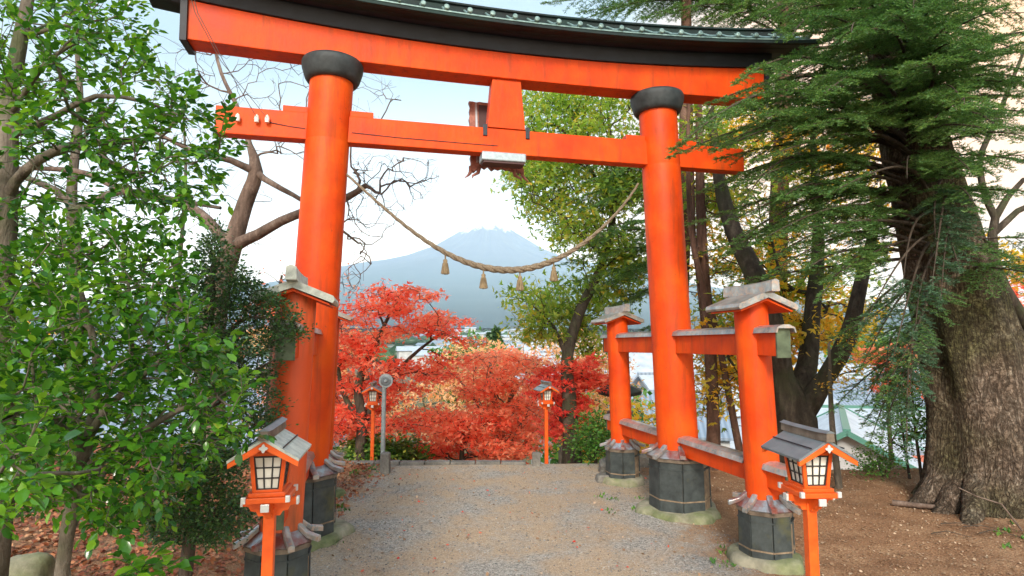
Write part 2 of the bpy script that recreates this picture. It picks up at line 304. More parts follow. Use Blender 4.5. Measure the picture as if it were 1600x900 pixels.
tanc = ramp(m, mth(m, 'ADD', mth(m, 'MULTIPLY', nC, .6), mth(m, 'MULTIPLY', gsep2.outputs[1], .4)), [(.25, (.28, .19, .11)), (.55, (.47, .34, .22)), (.8, (.60, .48, .34))])
pc = mixc(m, ramp(m, mth(m, 'ADD', mth(m, 'MULTIPLY', nD, .6), mth(m, 'MULTIPLY', nB, .4)), [(.40, (0, 0, 0)), (.56, (.85, .85, .85))]), gr, tanc)
soil = ramp(m, mth(m, 'ADD', mth(m, 'MULTIPLY', nC, .6), mth(m, 'MULTIPLY', nB, .4)), [(.34, (.11, .052, .026)), (.5, (.30, .16, .085)), (.66, (.52, .33, .19))])
wob = mth(m, 'MULTIPLY', mth(m, 'SUBTRACT', nB, .5), 1.6)
ax = mth(m, 'ABSOLUTE', mth(m, 'ADD', sx.outputs[0], .12)); pm = mth(m, 'SUBTRACT', mth(m, 'ADD', ax, wob), 1.85)
pmask = ramp(m, pm, [(0, (0, 0, 0)), (.35, (1, 1, 1))])
c = mixc(m, pmask, pc, soil)
far = ramp(m, nA, [(.35, (.05, .07, .03)), (.5, (.11, .12, .05)), (.65, (.22, .15, .07))])
dm = ramp(m, mth(m, 'MULTIPLY', mth(m, 'SUBTRACT', sx.outputs[1], 11), .06), [(0, (0, 0, 0)), (.6, (1, 1, 1))])
nF = noise(m, .004, 6, .65); tw = ramp(m, nF, [(.4, (.06, .09, .05)), (.52, (.16, .17, .13)), (.6, (.30, .29, .26))])
c = mixc(m, dm, c, far); dm2 = ramp(m, mth(m, 'MULTIPLY', sx.outputs[1], .002), [(.3, (0, 0, 0)), (1, (1, 1, 1))]); c = mixc(m, dm2, c, tw)
finish(m, c, .95, bump=mth(m, 'ADD', mth(m, 'MULTIPLY', vg.outputs['Distance'], .8), mth(m, 'ADD', nC, mth(m, 'MULTIPLY', nB, .8))), bstr=.7, bdist=.016, spec=.2)
M['ground'] = m
tag(np_mesh('ground', V, F, m, smooth=True), kind='structure')

# ------------------------------------------------------------------ mountain (snow-capped volcano far across the valley)
FD = 14500.0; fx = (761 - 800) / FPX * FD
prof_r = [0, 150, 300, 390, 636, 1113, 1350, 1526, 2100, 2830, 3690, 5200, 7000, 9000, 10500, 12500]
prof_z = [2890, 2900, 2975, 2950, 2798, 2500, 2345, 2275, 2035, 1800, 1590, 1180, 780, 440, 250, 60]
nr, na = 150, 260; VV = []
for i in range(nr):
    r = 12500 * (i / (nr - 1)) ** 1.7
    for j in range(na):
        a = 2 * math.pi * j / na; x, y = r * math.cos(a), r * math.sin(a)
        z = float(np.interp(r, prof_r, prof_z))
        rid = mnoise.noise(Vector((math.cos(a) * 5.5, math.sin(a) * 5.5, r * .0002))) + .5 * mnoise.noise(Vector((math.cos(a) * 14, math.sin(a) * 14, r * .0006)))
        z += rid * 75 * min(1, r / 700) * (1 if r < 5000 else .5)
        if 200 < r < 700: z += 40 * mnoise.noise(Vector((math.cos(a) * 3, math.sin(a) * 3, 5)))
        VV.append((x, y, z))
I = np.arange(nr * na).reshape(nr, na); I2 = np.roll(I, -1, 1)
F = np.stack([I[:-1], I[1:], I2[1:], I2[:-1]], -1).reshape(-1, 4)
m = new_mat('mountain_rock_snow'); tc = N(m, 'ShaderNodeTexCoord').outputs['Object']; sp = N(m, 'ShaderNodeSeparateXYZ'); Lk(m, tc, sp.inputs[0])
mp = mapping(m, (1.6, 1.6, .22)); nS = noise(m, .0022, 7, .7, vec=mp); nG = noise(m, .0006, 6, .6)
h = mth(m, 'ADD', sp.outputs[2], mth(m, 'MULTIPLY', mth(m, 'SUBTRACT', nS, .5), 1300))
sn = ramp(m, mth(m, 'MULTIPLY', mth(m, 'SUBTRACT', h, 2700), .0022), [(.1, (0, 0, 0)), (.4, (1, 1, 1))])
rock = ramp(m, mth(m, 'MULTIPLY', sp.outputs[2], .00033), [(.1, (.05, .09, .11)), (.35, (.06, .10, .15)), (.6, (.07, .09, .17)), (.9, (.08, .09, .17))])
finish(m, mixc(m, sn, rock, (.62, .66, .74)), .9); M['mountain'] = m
mo = np_mesh('mountain', np.array(VV), F, m, smooth=True, loc=(fx, FD, 0)); tag(mo, kind='structure')

# ------------------------------------------------------------------ haze: the air between here and the mountain
m = new_mat('haze_air'); pv = N(m, 'ShaderNodeVolumePrincipled'); o = N(m, 'ShaderNodeOutputMaterial')
pv.inputs['Color'].default_value = (.60, .84, 1.0, 1); pv.inputs['Density'].default_value = HAZE = 4.8e-5; pv.inputs['Anisotropy'].default_value = -0.58
Lk(m, pv.outputs[0], o.inputs['Volume']); b = MB(); b.box((0, 10500, 1450), (46000, 27000, 3140)); hz = b.build('haze', m); tag(hz, kind='stuff', label='thin blue haze hanging over the valley', cat='haze')
hz.location = (0, 0, 0)
# ------------------------------------------------------------------ the gate
TH, GX, GY = 0.2261, -0.0803, 6.5298
GM = Matrix.Translation((GX, GY, 0)) @ Matrix.Rotation(TH, 4, 'Z')
gate = empty('torii_gate', (GX, GY, 0), TH, 'large vermilion shrine gate with a curved black roof and four braced side posts', 'gate')
def curve_x(a0, a1, x): return a0 + a1 * x * x
XS = [-3.3 + 6.6 * i / 44 for i in range(45)]
def sweep(fn, xs):
    b = MB(); b.rings([[Vector((x, y, z)) for y, z in fn(x)] for x in xs]); return b
zb = lambda x: 4.905 + .006 * x * x
zt = lambda x: 5.195 + .0165 * x * x
lint = sweep(lambda x: [(-.13, zb(x)), (.13, zb(x)), (.15, zt(x)), (-.15, zt(x))], XS).build('lintel', M['red'], gate, .008)
# black fascia boards, two steps, splaying outwards
def fas(x): z = zt(x); return [(-.175, z + .002), (.175, z + .002), (.21, z + .15), (.21, z + .165), (-.21, z + .165), (-.21, z + .15)]
XF = [-3.38 + 6.76 * i / 44 for i in range(45)]
sweep(fas, XF).build('fascia', M['black'], gate, .006)
XR = [-3.85 + 7.70 * i / 60 for i in range(61)]
ze = lambda x: 5.335 + .0172 * x * x
# stepped boards under the eave, then the roof slab
sweep(lambda x: [(-.22, zt(x) + .166), (.22, zt(x) + .166), (.33, ze(x) + .035), (-.33, ze(x) + .035)], [-3.6 + 7.2 * i / 50 for i in range(51)]).build('under_eave', M['black'], gate, .004)
def roof_s(x):
    z = ze(x); return [(-.46, z), (-.33, z + .030), (.33, z + .030), (.46, z), (.50, z + .004), (.50, z + .052), (.30, z + .165), (.07, z + .33), (-.07, z + .33), (-.30, z + .165), (-.50, z + .052), (-.50, z + .004)]
rf = sweep(roof_s, XR).build('roof', M['roof'], gate, .004)
rg = sweep(lambda x: [(-.085, ze(x) + .31), (.085, ze(x) + .31), (.085, ze(x) + .375), (.11, ze(x) + .382), (.11, ze(x) + .405), (0, ze(x) + .42), (-.11, ze(x) + .405), (-.11, ze(x) + .382), (-.085, ze(x) + .375)], XR)
rg.build('roof_ridge', M['roof'], rf, .004)
for k in range(31):
    x = -3.68 + k * 7.36 / 30; b = MB()
    for s in (-1, 1):
        b.tube([(x, s * .09, ze(x) + .328), (x, s * .30, ze(x) + .178), (x, s * .44, ze(x) + .098), (x, s * .49, ze(x) + .082), (x, s * .525, ze(x) + .088), (x, s * .530, ze(x) + .088)], [.014, .014, .018, .026, .030, .018], 10)
    b.build('batten', M['batten'], rf)
b = MB()
for s in (-1, 1):   # copper eave strip
    b.rings([[Vector((x, s * .501, ze(x) + .040)), Vector((x, s * .508, ze(x) + .040)), Vector((x, s * .508, ze(x) + .054)), Vector((x, s * .501, ze(x) + .054))] for x in XR])
b.build('eave_strip', M['batten'], rf)
for s in (-1, 1):   # end boards closing the beam ends
    b = MB(); x0 = s * 3.302; x1 = s * 3.345
    za = zb(3.3) - .03; zz = zt(3.3) + .16
    vs = [(x0, -.16, za), (x0, .16, za), (x0, .19, zz), (x0, -.19, zz)]; v2 = [(x1 + s * .02, y, z) for _, y, z in vs]
    b.rings([vs, v2]); b.build('end_board', M['black'], gate, .004)
# main pillars
def mx(z, s): return s * (2.0866 + (1.8969 - 2.0866) * z / 4.965)
for s in (-1, 1):
    b = MB(); zs = [.70, 1.2, 1.8, 2.4, 3, 3.6, 4.02, 4.035, 4.045, 4.06, 4.5, 4.80]
    b.tube([(mx(z, s), 0, z) for z in zs], [.232, .231, .230, .229, .228, .227, .2265, .2235, .2235, .2265, .226, .225], 40)
    p = b.build('pillar', M['red'], gate)
    b = MB(); x = mx(4.88, s)
    b.rings([[Vector((x + r * math.cos(t), r * math.sin(t), z)) for t in [2 * math.pi * j / 40 for j in range(40)]] for r, z in [(.235, 4.70), (.262, 4.705), (.285, 4.74), (.318, 4.85), (.322, 4.90), (.312, 4.925), (.18, 4.93)]], True)
    b.build('capital_ring', M['collar'], p)
# tie beam, wedges, central strut, name board, lamp
b = MB(); b.box((0, 0, 4.187), (6.04, .155, .29)); tie = b.build('tie_beam', M['red'], gate, .008)
for s in (-1, 1):
    for t in (-1, 1):
        b = MB(); xc = mx(4.3, s) + t * .31; b.box((xc, 0, 4.366), (.30, .12, .065)); b.build('wedge', M['red'], gate, .005)
b = MB(); vs = [[Vector((x, y, z)) for x, y in ((-w_, -.095), (w_, -.095), (w_, .095), (-w_, .095))] for w_, z in ((.215, 4.336), (.165, 4.90))]
b.rings(vs); b.build('central_strut', M['red'], gate, .006)
for s in (-1, 1):
    b = MB(); b.box((s * .245, -.08, 4.30), (.045, .03, .13)); b.build('iron_clip', M['iron'], tie, .003)
b = MB()
pc = Vector((-.05, .30, 4.38)); PM = Matrix.Rotation(R(-10), 3, 'X')
def pl(x, y, z): return pc + PM @ Vector((x, y, z))
outl = []
for k in range(60):      # carved frame with a ragged outline
    t = k / 60 * 4; sd_ = int(t); q = t - sd_
    hx, hz = .31, .42; rg_ = .007 * math.sin(k * 2.9) + .004 * math.sin(k * 5.1)
    if sd_ == 0: p_ = (-hx + 2 * hx * q, -hz + rg_ * 2.4 - (.05 if q < .12 or q > .88 else 0) - .015 * abs(math.sin(q * 18)))
    elif sd_ == 1: p_ = (hx + rg_, -hz + 2 * hz * q)
    elif sd_ == 2: p_ = (hx - 2 * hx * q, hz + rg_)
    else: p_ = (-hx + rg_, hz - 2 * hz * q)
    outl.append(p_)
b.rings([[pl(x, y, z) for x, z in outl] for y in (-.03, .03)]); plq = b.build('name_board', M['plaque'], gate)
b = MB(); b.bar(pl(-.235, -.045, -.38), pl(-.235, -.045, .38), .022, .03, (0, 1, 0)); b.bar(pl(.235, -.045, -.38), pl(.235, -.045, .38), .022, .03, (0, 1, 0)); b.build('silver_edge', M['silver'], plq)
b = MB(); b.rings([[pl(x, y, z) for x, z in ((-.2, -.36), (.2, -.36), (.2, .37), (-.2, .37))] for y in (-.052, -.031)]); b.build('board_back', M['plaque_dark'], plq)
for sx_ in (-1, 1):   # carved tails hanging at the lower corners
    for q in (0, .09):
        b = MB(); b.tube([pl(sx_ * (.30 - q), 0, -.42), pl(sx_ * (.31 - q), .01, -.49), pl(sx_ * (.34 - q * .6), -.01, -.54), pl(sx_ * (.38 - q), 0, -.57)], [.03, .022, .014, .004], 8)
        b.build('carved_tail', M['plaque'], plq)
b = MB(); b.box((-.04, -.06, 3.985), (.50, .20, .10)); fxl = b.build('lamp_housing', M['steel'], gate, .012)
b = MB(); b.box((-.04, -.06, 3.925), (.46, .17, .022)); b.build('lamp_underside', M['plaque_dark'], fxl)
for k, x in enumerate((-2.80, -2.62, -2.52)):
    b = MB(); z = (4.20, 4.205, 4.21)[k]
    b.tube([(x, -.085, z + .02), (x, -.12, z + .045)], .006, 8)
    b.tube([(x, -.115, z - .035), (x, -.115, z - .02), (x, -.115, z), (x, -.115, z + .035)], [.024, .021, .026, .017], 12)
    b.build('insulator', M['porcelain'], tie)
b = MB(); b.tube([(-2.50, -.085, 4.19), (-2.3, -.081, 4.165), (-2.15, -.081, 4.155)], .004, 6)
b.tube([(-1.68, -.081, 4.15), (-1.2, -.081, 4.135), (-.6, -.081, 4.13), (-.3, -.081, 4.128), (-.1, -.081, 4.13)], .004, 6); b.build('beam_wire', M['iron'], tie)
# octagonal plinths with a small skirt roof
def octa(cx_, cy_, r, z, rot=math.pi / 8, n=8): return [Vector((cx_ + r * math.cos(rot + 2 * math.pi * j / n), cy_ + r * math.sin(rot + 2 * math.pi * j / n), z)) for j in range(n)]
def plinth(px_, py_, h, r, rp, worn=None):
    b = MB(); b.rings([octa(px_, py_, r * 1.0, -.05), octa(px_, py_, r * .97, h)])
    o = b.build('plinth', M['band'], gate, .006)
    for k in range(8):      # dark stone panels on all faces but one
        n0 = (k + 1) * math.pi / 4
        if k == (6 if px_ > 0 else 7): continue
        P0, P1 = octa(px_, py_, r * 1.0, -.05), octa(px_, py_, r * .97, h)
        dn = Vector((math.cos(n0), math.sin(n0), 0)); q = [P0[k], P0[(k + 1) % 8], P1[(k + 1) % 8], P1[k]]
        b = MB(); b.rings([[p + dn * .001 for p in q], [p + dn * .016 for p in q]]); b.build('panel', M['plinth'], o, .004)
    for zz, mt in ((h * .30, 'band'), (h * .86, 'plinth')):
        b = MB(); b.rings([octa(px_, py_, r * 1.0 + .016, zz), octa(px_, py_, r * 1.0 + .016, zz + .014)]); b.build('plinth_band', M[mt], o)
    b = MB(); b.rings([octa(px_, py_, r * 1.08, h + .002), octa(px_, py_, r * 1.12, h + .036)]); b.build('eave_slab', M['brown'], o, .003)
    b = MB(); b.rings([octa(px_, py_, r * 1.10, h + .037), octa(px_, py_, r * 1.13, h + .046), octa(px_, py_, rp + .01, h + .13)]); b.build('skirt_roof', M['skirt'], o)
    for k in range(8):   # flat ridge strips over the corners, ends kicked up
        a = math.pi / 8 + k * math.pi / 4; d = Vector((math.cos(a), math.sin(a), 0)); sdv = Vector((-d.y, d.x, 0)); c0 = Vector((px_, py_, h))
        kick = (.02, .0, .03, .01, .0, .025, .005, .015)[k]
        pr = [(rp + .004, .172, .060), (r * .9, .128 - (.03 if rp < .2 else .0), .056), (r * 1.12, .094, .054), (r * 1.32, .070 + kick * .8, .052)]
        if rp < .2: pr = [(rp + .004, .165, .050), (r * 1.0, .105, .048), (r * 1.40, .066 + kick, .046)]
        else: pr = [(rp + .004, .175, .064), (r * .95, .115, .060), (r * 1.26, .072 + kick, .058)]
        b = MB(); b.rings([[c0 + d * q + sdv * (sx_ * wv) + Vector((0, 0, z_)) for sx_, z_ in ((-.5, zz - .036), (.5, zz - .036), (.5, zz), (.18, zz + .006), (-.18, zz + .006), (-.5, zz))] for q, zz, wv in pr])
        b.build('ridge_strip', M['skirt'] if k in (3, 5) else M['sheet'], o, .003)
    b = MB(); n = 36; rr = []
    for j in range(n):
        t = 2 * math.pi * j / n; q = r * 1.36 * (1 + .10 * math.sin(t * 3 + px_ * 3) + .05 * math.sin(t * 7 + py_) + .03 * math.sin(t * 13))
        rr.append((q * math.cos(t), q * math.sin(t)))
    b.rings([[Vector((px_ + x * s_, py_ + y * s_, z_ + .012 * math.sin(7 * x + 3 * y + px_))) for x, y in rr] for s_, z_ in ((1.04, -.10), (1.03, .0), (.99, .05), (.92, .075), (.6, .08))], True); b.build('footing_stone', M['moss'], o)
for s in (-1, 1): plinth(mx(.5, s), 0, .60, .335, .232)
PX = lambda z, s: s * (2.0573 + (1.9921 - 2.0573) * z / 2.2)
PY = lambda z, s: s * (1.5804 + (1.5584 - 1.5804) * z / 2.2)
for s in (-1, 1):
    for t in (-1, 1):
        plinth(PX(.3, s), PY(.3, t), .43, .226, .148)
        worn = (s, t) == (-1, -1)
        b = MB(); b.tube([(PX(z, s), PY(z, t), z) for z in (.5, .9, 1.4, 1.9, 2.30)], [.152, .151, .150, .149, .148], 32)
        po = b.build('side_post', M['red_worn' if worn else 'red'], gate)
        if worn: po['label'] = 'sooty weathered side post'
        cx_, cy_ = PX(2.3, s), PY(2.3, t); L = .27
        # small gabled roof, ridge along the depth of the gate
        b = MB(); b.rings([[Vector((cx_ + x, cy_ + y, z)) for x, z in ((-.30, 2.235), (-.285, 2.215), (0, 2.325), (.285, 2.215), (.30, 2.235), (.29, 2.268), (0, 2.385), (-.29, 2.268))] for y in (-L, L)])
        pr_ = b.build('post_roof', M['pale' if t < 0 and s < 0 else 'sheet'], po, .004)
        b = MB(); b.rings([[Vector((cx_ + x, cy_ + y, z)) for x, z in ((-.26, 2.20), (0, 2.30), (.26, 2.20), (.26, 2.213), (0, 2.322), (-.26, 2.213))] for y in (-L + .03, L - .03)]); b.build('roof_soffit', M['red'], pr_)
        b = MB(); b.rings([[Vector((cx_ + x, cy_ + y, z + dz)) for x, z in ((-.04, 2.36), (.04, 2.36), (.035, 2.455), (0, 2.470), (-.035, 2.455))] for y, dz in ((-L - .10, .012), (-L * .6, 0), (L * .6, 0), (L + .10, .012))]); b.build('roof_ridge', M['pale' if t < 0 and s < 0 else 'sheet'], pr_, .004)
    for z0, z1 in ((1.81, 2.045), (.665, .855)):
        for t in (-1, 1):       # brace between the main pillar and each side post, running through the post
            xb = (PX(z0, s)); b = MB(); ya, yb = t * .10, t * 1.96
            b.box((xb, (ya + yb) / 2, (z0 + z1) / 2), (.12, abs(yb - ya), z1 - z0)); br = b.build('brace_beam', M['red'], gate, .005)
            b = MB(); yb2 = t * 2.02
            for y_a, y_b in ((ya, t * 1.42), (t * 1.70, yb2)):
                b.rings([[Vector((xb + x, y_, z1 + z_)) for x, z_ in ((-.10, -.035), (-.085, .012), (-.03, .034), (.03, .034), (.085, .012), (.10, -.035), (.088, -.035), (.075, .002), (-.075, .002), (-.088, -.035))] for y_ in (y_a, y_b)])
            b.build('beam_cap', M['sheet'], br)
            b = MB(); b.box((xb, t * 1.972, (z0 + z1) / 2 - .005), (.135, .02, z1 - z0 + .02)); b.build('end_plate', M['tarnish'], br, .003)

# ------------------------------------------------------------------ sacred straw rope
rope = empty('straw_rope', GM @ Vector((0, -.25, 2.70)), TH, 'twisted straw rope with four tassels sagging between the two main pillars', 'rope')
def rp(u_):   # u_ in -1..1 along the span
    xs_ = [-1.76, -1.332, -1.0, -.665, -.255, .096, .529, .979, 1.62]; zs_ = [3.74, 3.315, 3.061, 2.85, 2.727, 2.705, 2.842, 3.146, 3.82]
    x = -1.76 + (u_ + 1) / 2 * 3.38
    cz = np.polyfit(xs_, zs_, 4); z = float(np.polyval(cz, x)); yy = -.25 * (1 - abs(u_) ** 6) - .02
    return Vector((x, yy, z - 2.70)) + Vector((0, .25, 0))
b = MB(); nS = 150
for k in range(3):
    pts, rad = [], []
    for i in range(nS):
        u_ = -1 + 2 * i / (nS - 1); p = rp(u_); d = (rp(min(1, u_ + .01)) - rp(max(-1, u_ - .01))).normalized()
        th_ = .010 + .020 * math.exp(-(u_ * 1.75 - .05) ** 2 * 1.0); a = Vector((0, 1, 0)); c_ = d.cross(a); ph = i * .46 + k * 2.094
        pts.append(p + (a * math.cos(ph) + c_ * math.sin(ph)) * th_ * .62); rad.append(th_ * .72)
    b.tube(pts, rad, 8)
b.build('rope_strands', M['rope'], rope)
for u_ in (-.37, -.13, .105, .33):
    p = rp(u_); b = MB(); q = .9
    b.tube([p + Vector((0, 0, -.02)), p + Vector((0, 0, -.09 * q))], .008, 6)
    b.tube([p + Vector((0, 0, z * q)) for z in (-.075, -.085, -.10, -.115, -.12, -.13, -.19, -.235, -.25)], [.010, .022, .024, .020, .025, .024, .033, .040, .036], 14, smooth=True)
    for k in range(26):
        t = k * 2.4; r0 = .024; r1 = .040 + .004 * math.sin(k * 5); b.tube([p + Vector((r0 * math.cos(t), r0 * math.sin(t), -.125 * q)), p + Vector((r1 * math.cos(t), r1 * math.sin(t), (-.245 - .012 * math.sin(k * 7)) * q))], .0042, 4)
    b.build('tassel', M['tassel'], rope)

# ------------------------------------------------------------------ lanterns
def make_lantern(label):
    t = empty('lantern', (0, 0, 0), 0, label, 'lantern', 'orange wooden lanterns along the path')
    b = MB(); b.box((0, 0, .47), (.052, .052, 1.10)); b.build('post', M['orange'], t, .004)
    def arm(ax_):    # stepped bracket arms
        prof = [(-.125, 1.035), (-.095, 1.03), (-.085, 1.01), (-.06, 1.005), (-.05, .985), (.05, .985), (.06, 1.005), (.085, 1.01), (.095, 1.03), (.125, 1.035), (.125, 1.065), (-.125, 1.065)]
        b = MB(); w_ = .017
        f = (lambda s_, a_, z_: Vector((a_, s_, z_))) if ax_ == 0 else (lambda s_, a_, z_: Vector((s_, a_, z_ - .002)))
        b.rings([[f(s_, a_, z_) for a_, z_ in prof] for s_ in (-w_, w_)]); br = b.build('bracket', M['orange'], t, .003)
        for s_ in (-1, 1):
            b = MB(); c_ = f(0, s_ * .127, 1.050); b.box(c_, (.012, .038, .036) if ax_ == 0 else (.038, .012, .036)); b.build('metal_cap', M['white'], br, .002)
    arm(0); arm(1)
    b = MB(); b.box((0, 0, 1.078), (.200, .230, .026)); b.box((0, 0, 1.101), (.165, .195, .020)); tr = b.build('tray', M['orange'], t, .003)
    for sx_ in (-1, 1):
        for sy_ in (-1, 1):
            b = MB(); b.box((sx_ * .098, sy_ * .113, 1.084), (.020, .020, .030)); b.build('corner_cap', M['white'], tr, .002)
    z0, z1 = 1.110, 1.285; w0, w1, l0, l1 = .058, .075, .075, .092
    b = MB()
    for sx_ in (-1, 1):
        for sy_ in (-1, 1):
            b.rings([[Vector((sx_ * w + dx, sy_ * l + dy, z)) for dx, dy in ((-.009, -.009), (.009, -.009), (.009, .009), (-.009, .009))] for w, l, z in ((w0, l0, z0), (w1, l1, z1 + .01))])
    for sy_ in (-1, 1): b.box((0, sy_ * l1, z1 + .005), (2 * w1, .016, .018)); b.box((0, sy_ * l0, z0 + .006), (2 * w0, .014, .012))
    for sx_ in (-1, 1): b.box((sx_ * w1, 0, z1 + .005), (.016, 2 * l1, .018)); b.box((sx_ * w0, 0, z0 + .006), (.014, 2 * l0, .012))
    b.rings([[Vector((x, y, z)) for x, z in ((-.08, 1.293), (.08, 1.293), (0, 1.336))] for y in (-.096, .096)])
    b.build('box_frame', M['orange'], t, .002)
    def face(axis_, s_):
        h0, h1 = (w0, w1) if axis_ == 'y' else (l0, l1); d0, d1 = (l0, l1) if axis_ == 'y' else (w0, w1)
        def P(a, q, off):    # a -1..1 across, q 0..1 up
            hh = h0 + (h1 - h0) * q; dd = d0 + (d1 - d0) * q + off; z = z0 + .012 + (z1 - z0 - .02) * q
            return Vector((a * (hh - .010), s_ * dd, z)) if axis_ == 'y' else Vector((s_ * dd, a * (hh - .010), z))
        b = MB(); b.rings([[P(-1, 0, o_), P(1, 0, o_), P(1, 1, o_), P(-1, 1, o_)] for o_ in (-.010, -.006)]); pn = b.build('window', M['pane'], t)
        b = MB(); up = (0, s_, 0) if axis_ == 'y' else (s_, 0, 0)
        for a in (-1, -.34, .34, 1): b.bar(P(a * .97, 0, -.002), P(a * .97, 1, -.002), .006 if abs(a) < 1 else .008, .005, up)
        for q in (.015, .34, .66, .985): b.bar(P(-1, q, -.001), P(1, q, -.001), .006, .0055, up)
        b.build('lattice', M['lattice'], pn)
    for a in ('x', 'y'):
        for s_ in (-1, 1): face(a, s_)
    # gabled roof, ridge along y
    L = .205; e, zr, zl = .156, 1.378, 1.282
    rf_ = None
    for s_ in (-1, 1):
        b = MB(); b.rings([[Vector((s_ * x, y, z)) for x, z in ((0, zr), (e, zl), (e - .002, zl - .012), (0, zr - .014))] for y in (-L, L)])
        r_ = b.build('roof_slope', M['slate'], t); r_['label'] = 'grey sheet metal roof slope'
        b = MB(); b.bar((s_ * .085, -L + .005, (zr + zl) / 2 + .004), (s_ * .085, L - .005, (zr + zl) / 2 + .004), .004, .006); b.build('roof_seam', M['iron'], r_)
        for sy_ in (-1, 1):
            b = MB(); y0, y1 = sorted((sy_ * (L - .004), sy_ * (L - .024))); b.rings([[Vector((s_ * x, y, z)) for x, z in ((0, zr - .015), (e - .003, zl - .013), (e - .004, zl - .036), (0, zr - .050))] for y in (y0, y1)]); b.build('bargeboard', M['orange'], t, .002)
    b = MB(); b.rings([[Vector((x, y, z + dz)) for x, z in ((-.022, zr - .012), (.022, zr - .012), (.019, zr + .030), (-.019, zr + .030))] for y, dz in ((-L - .022, .004), (-L + .06, 0), (L - .06, 0), (L + .022, .004))])
    rd = b.build('roof_ridge', M['brown'], t, .003)
    b = MB(); b.rings([[Vector((x, y, z + dz)) for x, z in ((-.027, zr + .031), (.027, zr + .031), (0, zr + .044))] for y, dz in ((-L - .027, .004), (-L + .06, 0), (L - .06, 0), (L + .027, .004))]); b.build('ridge_cap', M['slate'], rd)
    for s_ in (-1, 1):
        b = MB(); y = s_ * (L + .002); c_ = Vector((0, y, zr - .045)); n = 16; pts = [c_ + Vector((math.cos(q) * (.016 + .005 * math.cos(4 * q)), 0, math.sin(q) * (.016 + .005 * math.cos(4 * q)))) for q in [2 * math.pi * j / n for j in range(n)]]
        b.rings([pts, [p + Vector((0, s_ * .005, 0)) for p in pts]]); b.build('gable_crest', M['white'], t)
    return t
lant = make_lantern('orange lantern with a pale lichen roof at lower left, half hiding the near side post')
def place(o, x, y, z, rz, s=1.0, label=None):
    o.location = (x, y, z); o.rotation_euler = (0, 0, rz); o.scale = (s, s, s)
    if label: o['label'] = label
    return o
p = at(427, 668, 2.95); place(lant, p.x, p.y, p.z - 1.40, R(11), 1.0)
spec = [(at(1259, 670, 3.26), R(3), 1.0, 'orange lantern with a blue grey sheet roof beside the near right post', None),
        (at(584, 598, 9.95), R(6), 1.06, 'tall thin lantern next to the grey loudspeaker pole', None),
        (at(853, 597, 9.95), R(14), 1.04, 'tall thin lantern beside the small stone bollard under the red maples', None),
        (at(622, 699, 13.0), R(10), 1.0, 'small far lantern down the slope in front of the dark green bush', None),
        (at(640, 712, 16.5), R(10), 1.0, 'farthest lantern down the slope, only its roof above the path edge', None),
        (at(791, 695, 13.6), R(-18), 1.0, 'far lantern with a tilted roof just over the middle of the path edge', None)]
for p, rz, s, lb, _ in spec:
    c_ = copy_tree(lant); place(c_, p.x, p.y, p.z - 1.405 * s, rz, s, lb)
for ch in lant.children:      # this lantern's roof is bleached, not blue grey
    if ch.name.startswith('roof_slope'):
        ch.data = ch.data.copy(); ch.data.materials[0] = M['pale']; ch['label'] = 'bleached lichen covered roof slope'

# ------------------------------------------------------------------ pole with horn speaker, bollards, kerb, steps
p = at(598, 716, 9.7); sp_ = empty('speaker_pole', (p.x, p.y, T(p.x, p.y) - .05), 0, 'grey steel pole with a round horn loudspeaker at its top', 'loudspeaker pole')
top = at(598, 606, 9.7).z - sp_.location.z
b = MB(); b.tube([(0, 0, 0), (0, 0, top + .18)], .036, 16); b.build('pole', M['steel'], sp_)
b = MB(); c_ = Vector((.06, -.10, top + .13)); d = Vector((.08, -1, -.02)).normalized()
b.tube([c_ + d * q for q in (-.16, -.10, -.05, 0, .05, .10, .115)], [.028, .045, .045, .03, .06, .100, .112], 24)
hn = b.build('horn', M['steel'], sp_)
b = MB(); b.tube([c_ + d * .116, c_ + d * .122], [.085, .06], 24); b.build('horn_mouth', M['slate'], hn); b = MB(); b.tube([c_ + d * .123, c_ + d * .15], [.03, .022], 16); b.build('horn_core', M['steel'], hn)
b = MB(); b.box((.03, -.03, top + .11), (.08, .05, .05)); b.build('mount', M['iron'], sp_, .004)
for (u_, v_, Y_, h_, w_, lb) in ((602, 731, 9.1, .30, .135, 'taller weathered stone bollard at the foot of the speaker pole'), (838, 719, 9.62, .21, .13, 'short dark stone bollard beside the right far lantern')):
    p = at(u_, v_, Y_); b = MB(); q = w_ / 2
    b.rings([[Vector((x * s_, y * s_, z)) for x, y in ((-q, -q), (q, -q), (q, q), (-q, q))] for s_, z in ((1.05, -.1), (1.0, h_ * .9), (.9, h_ * .97), (.6, h_))])
    o = b.build('stone_bollard', M['stone'], None, .012, (p.x, p.y, T(p.x, p.y))); tag(o, lb, 'bollard')
b = MB(); x0 = at(545, 722, 9.66).x; n = 7; xe = at(822, 717, 9.7).x
for i in range(n):
    a, c_ = x0 + (xe - x0) * i / n, x0 + (xe - x0) * (i + 1) / n; b.box(((a + c_) / 2, 9.72, -.02 + .006 * (i % 2)), (c_ - a - .012, .16, .14))
tag(b.build('kerb_stones', M['stone'], None, .012), 'row of flat stone edging along the far edge of the gravel path', 'kerb')
b = MB()
for i in range(22):
    y = 9.98 + i * .36; z = T(0, y + .18) ; b.box((0, y, z - .12), (2.6, .37, .30))
tag(b.build('stone_steps', M['stone']), kind='structure')
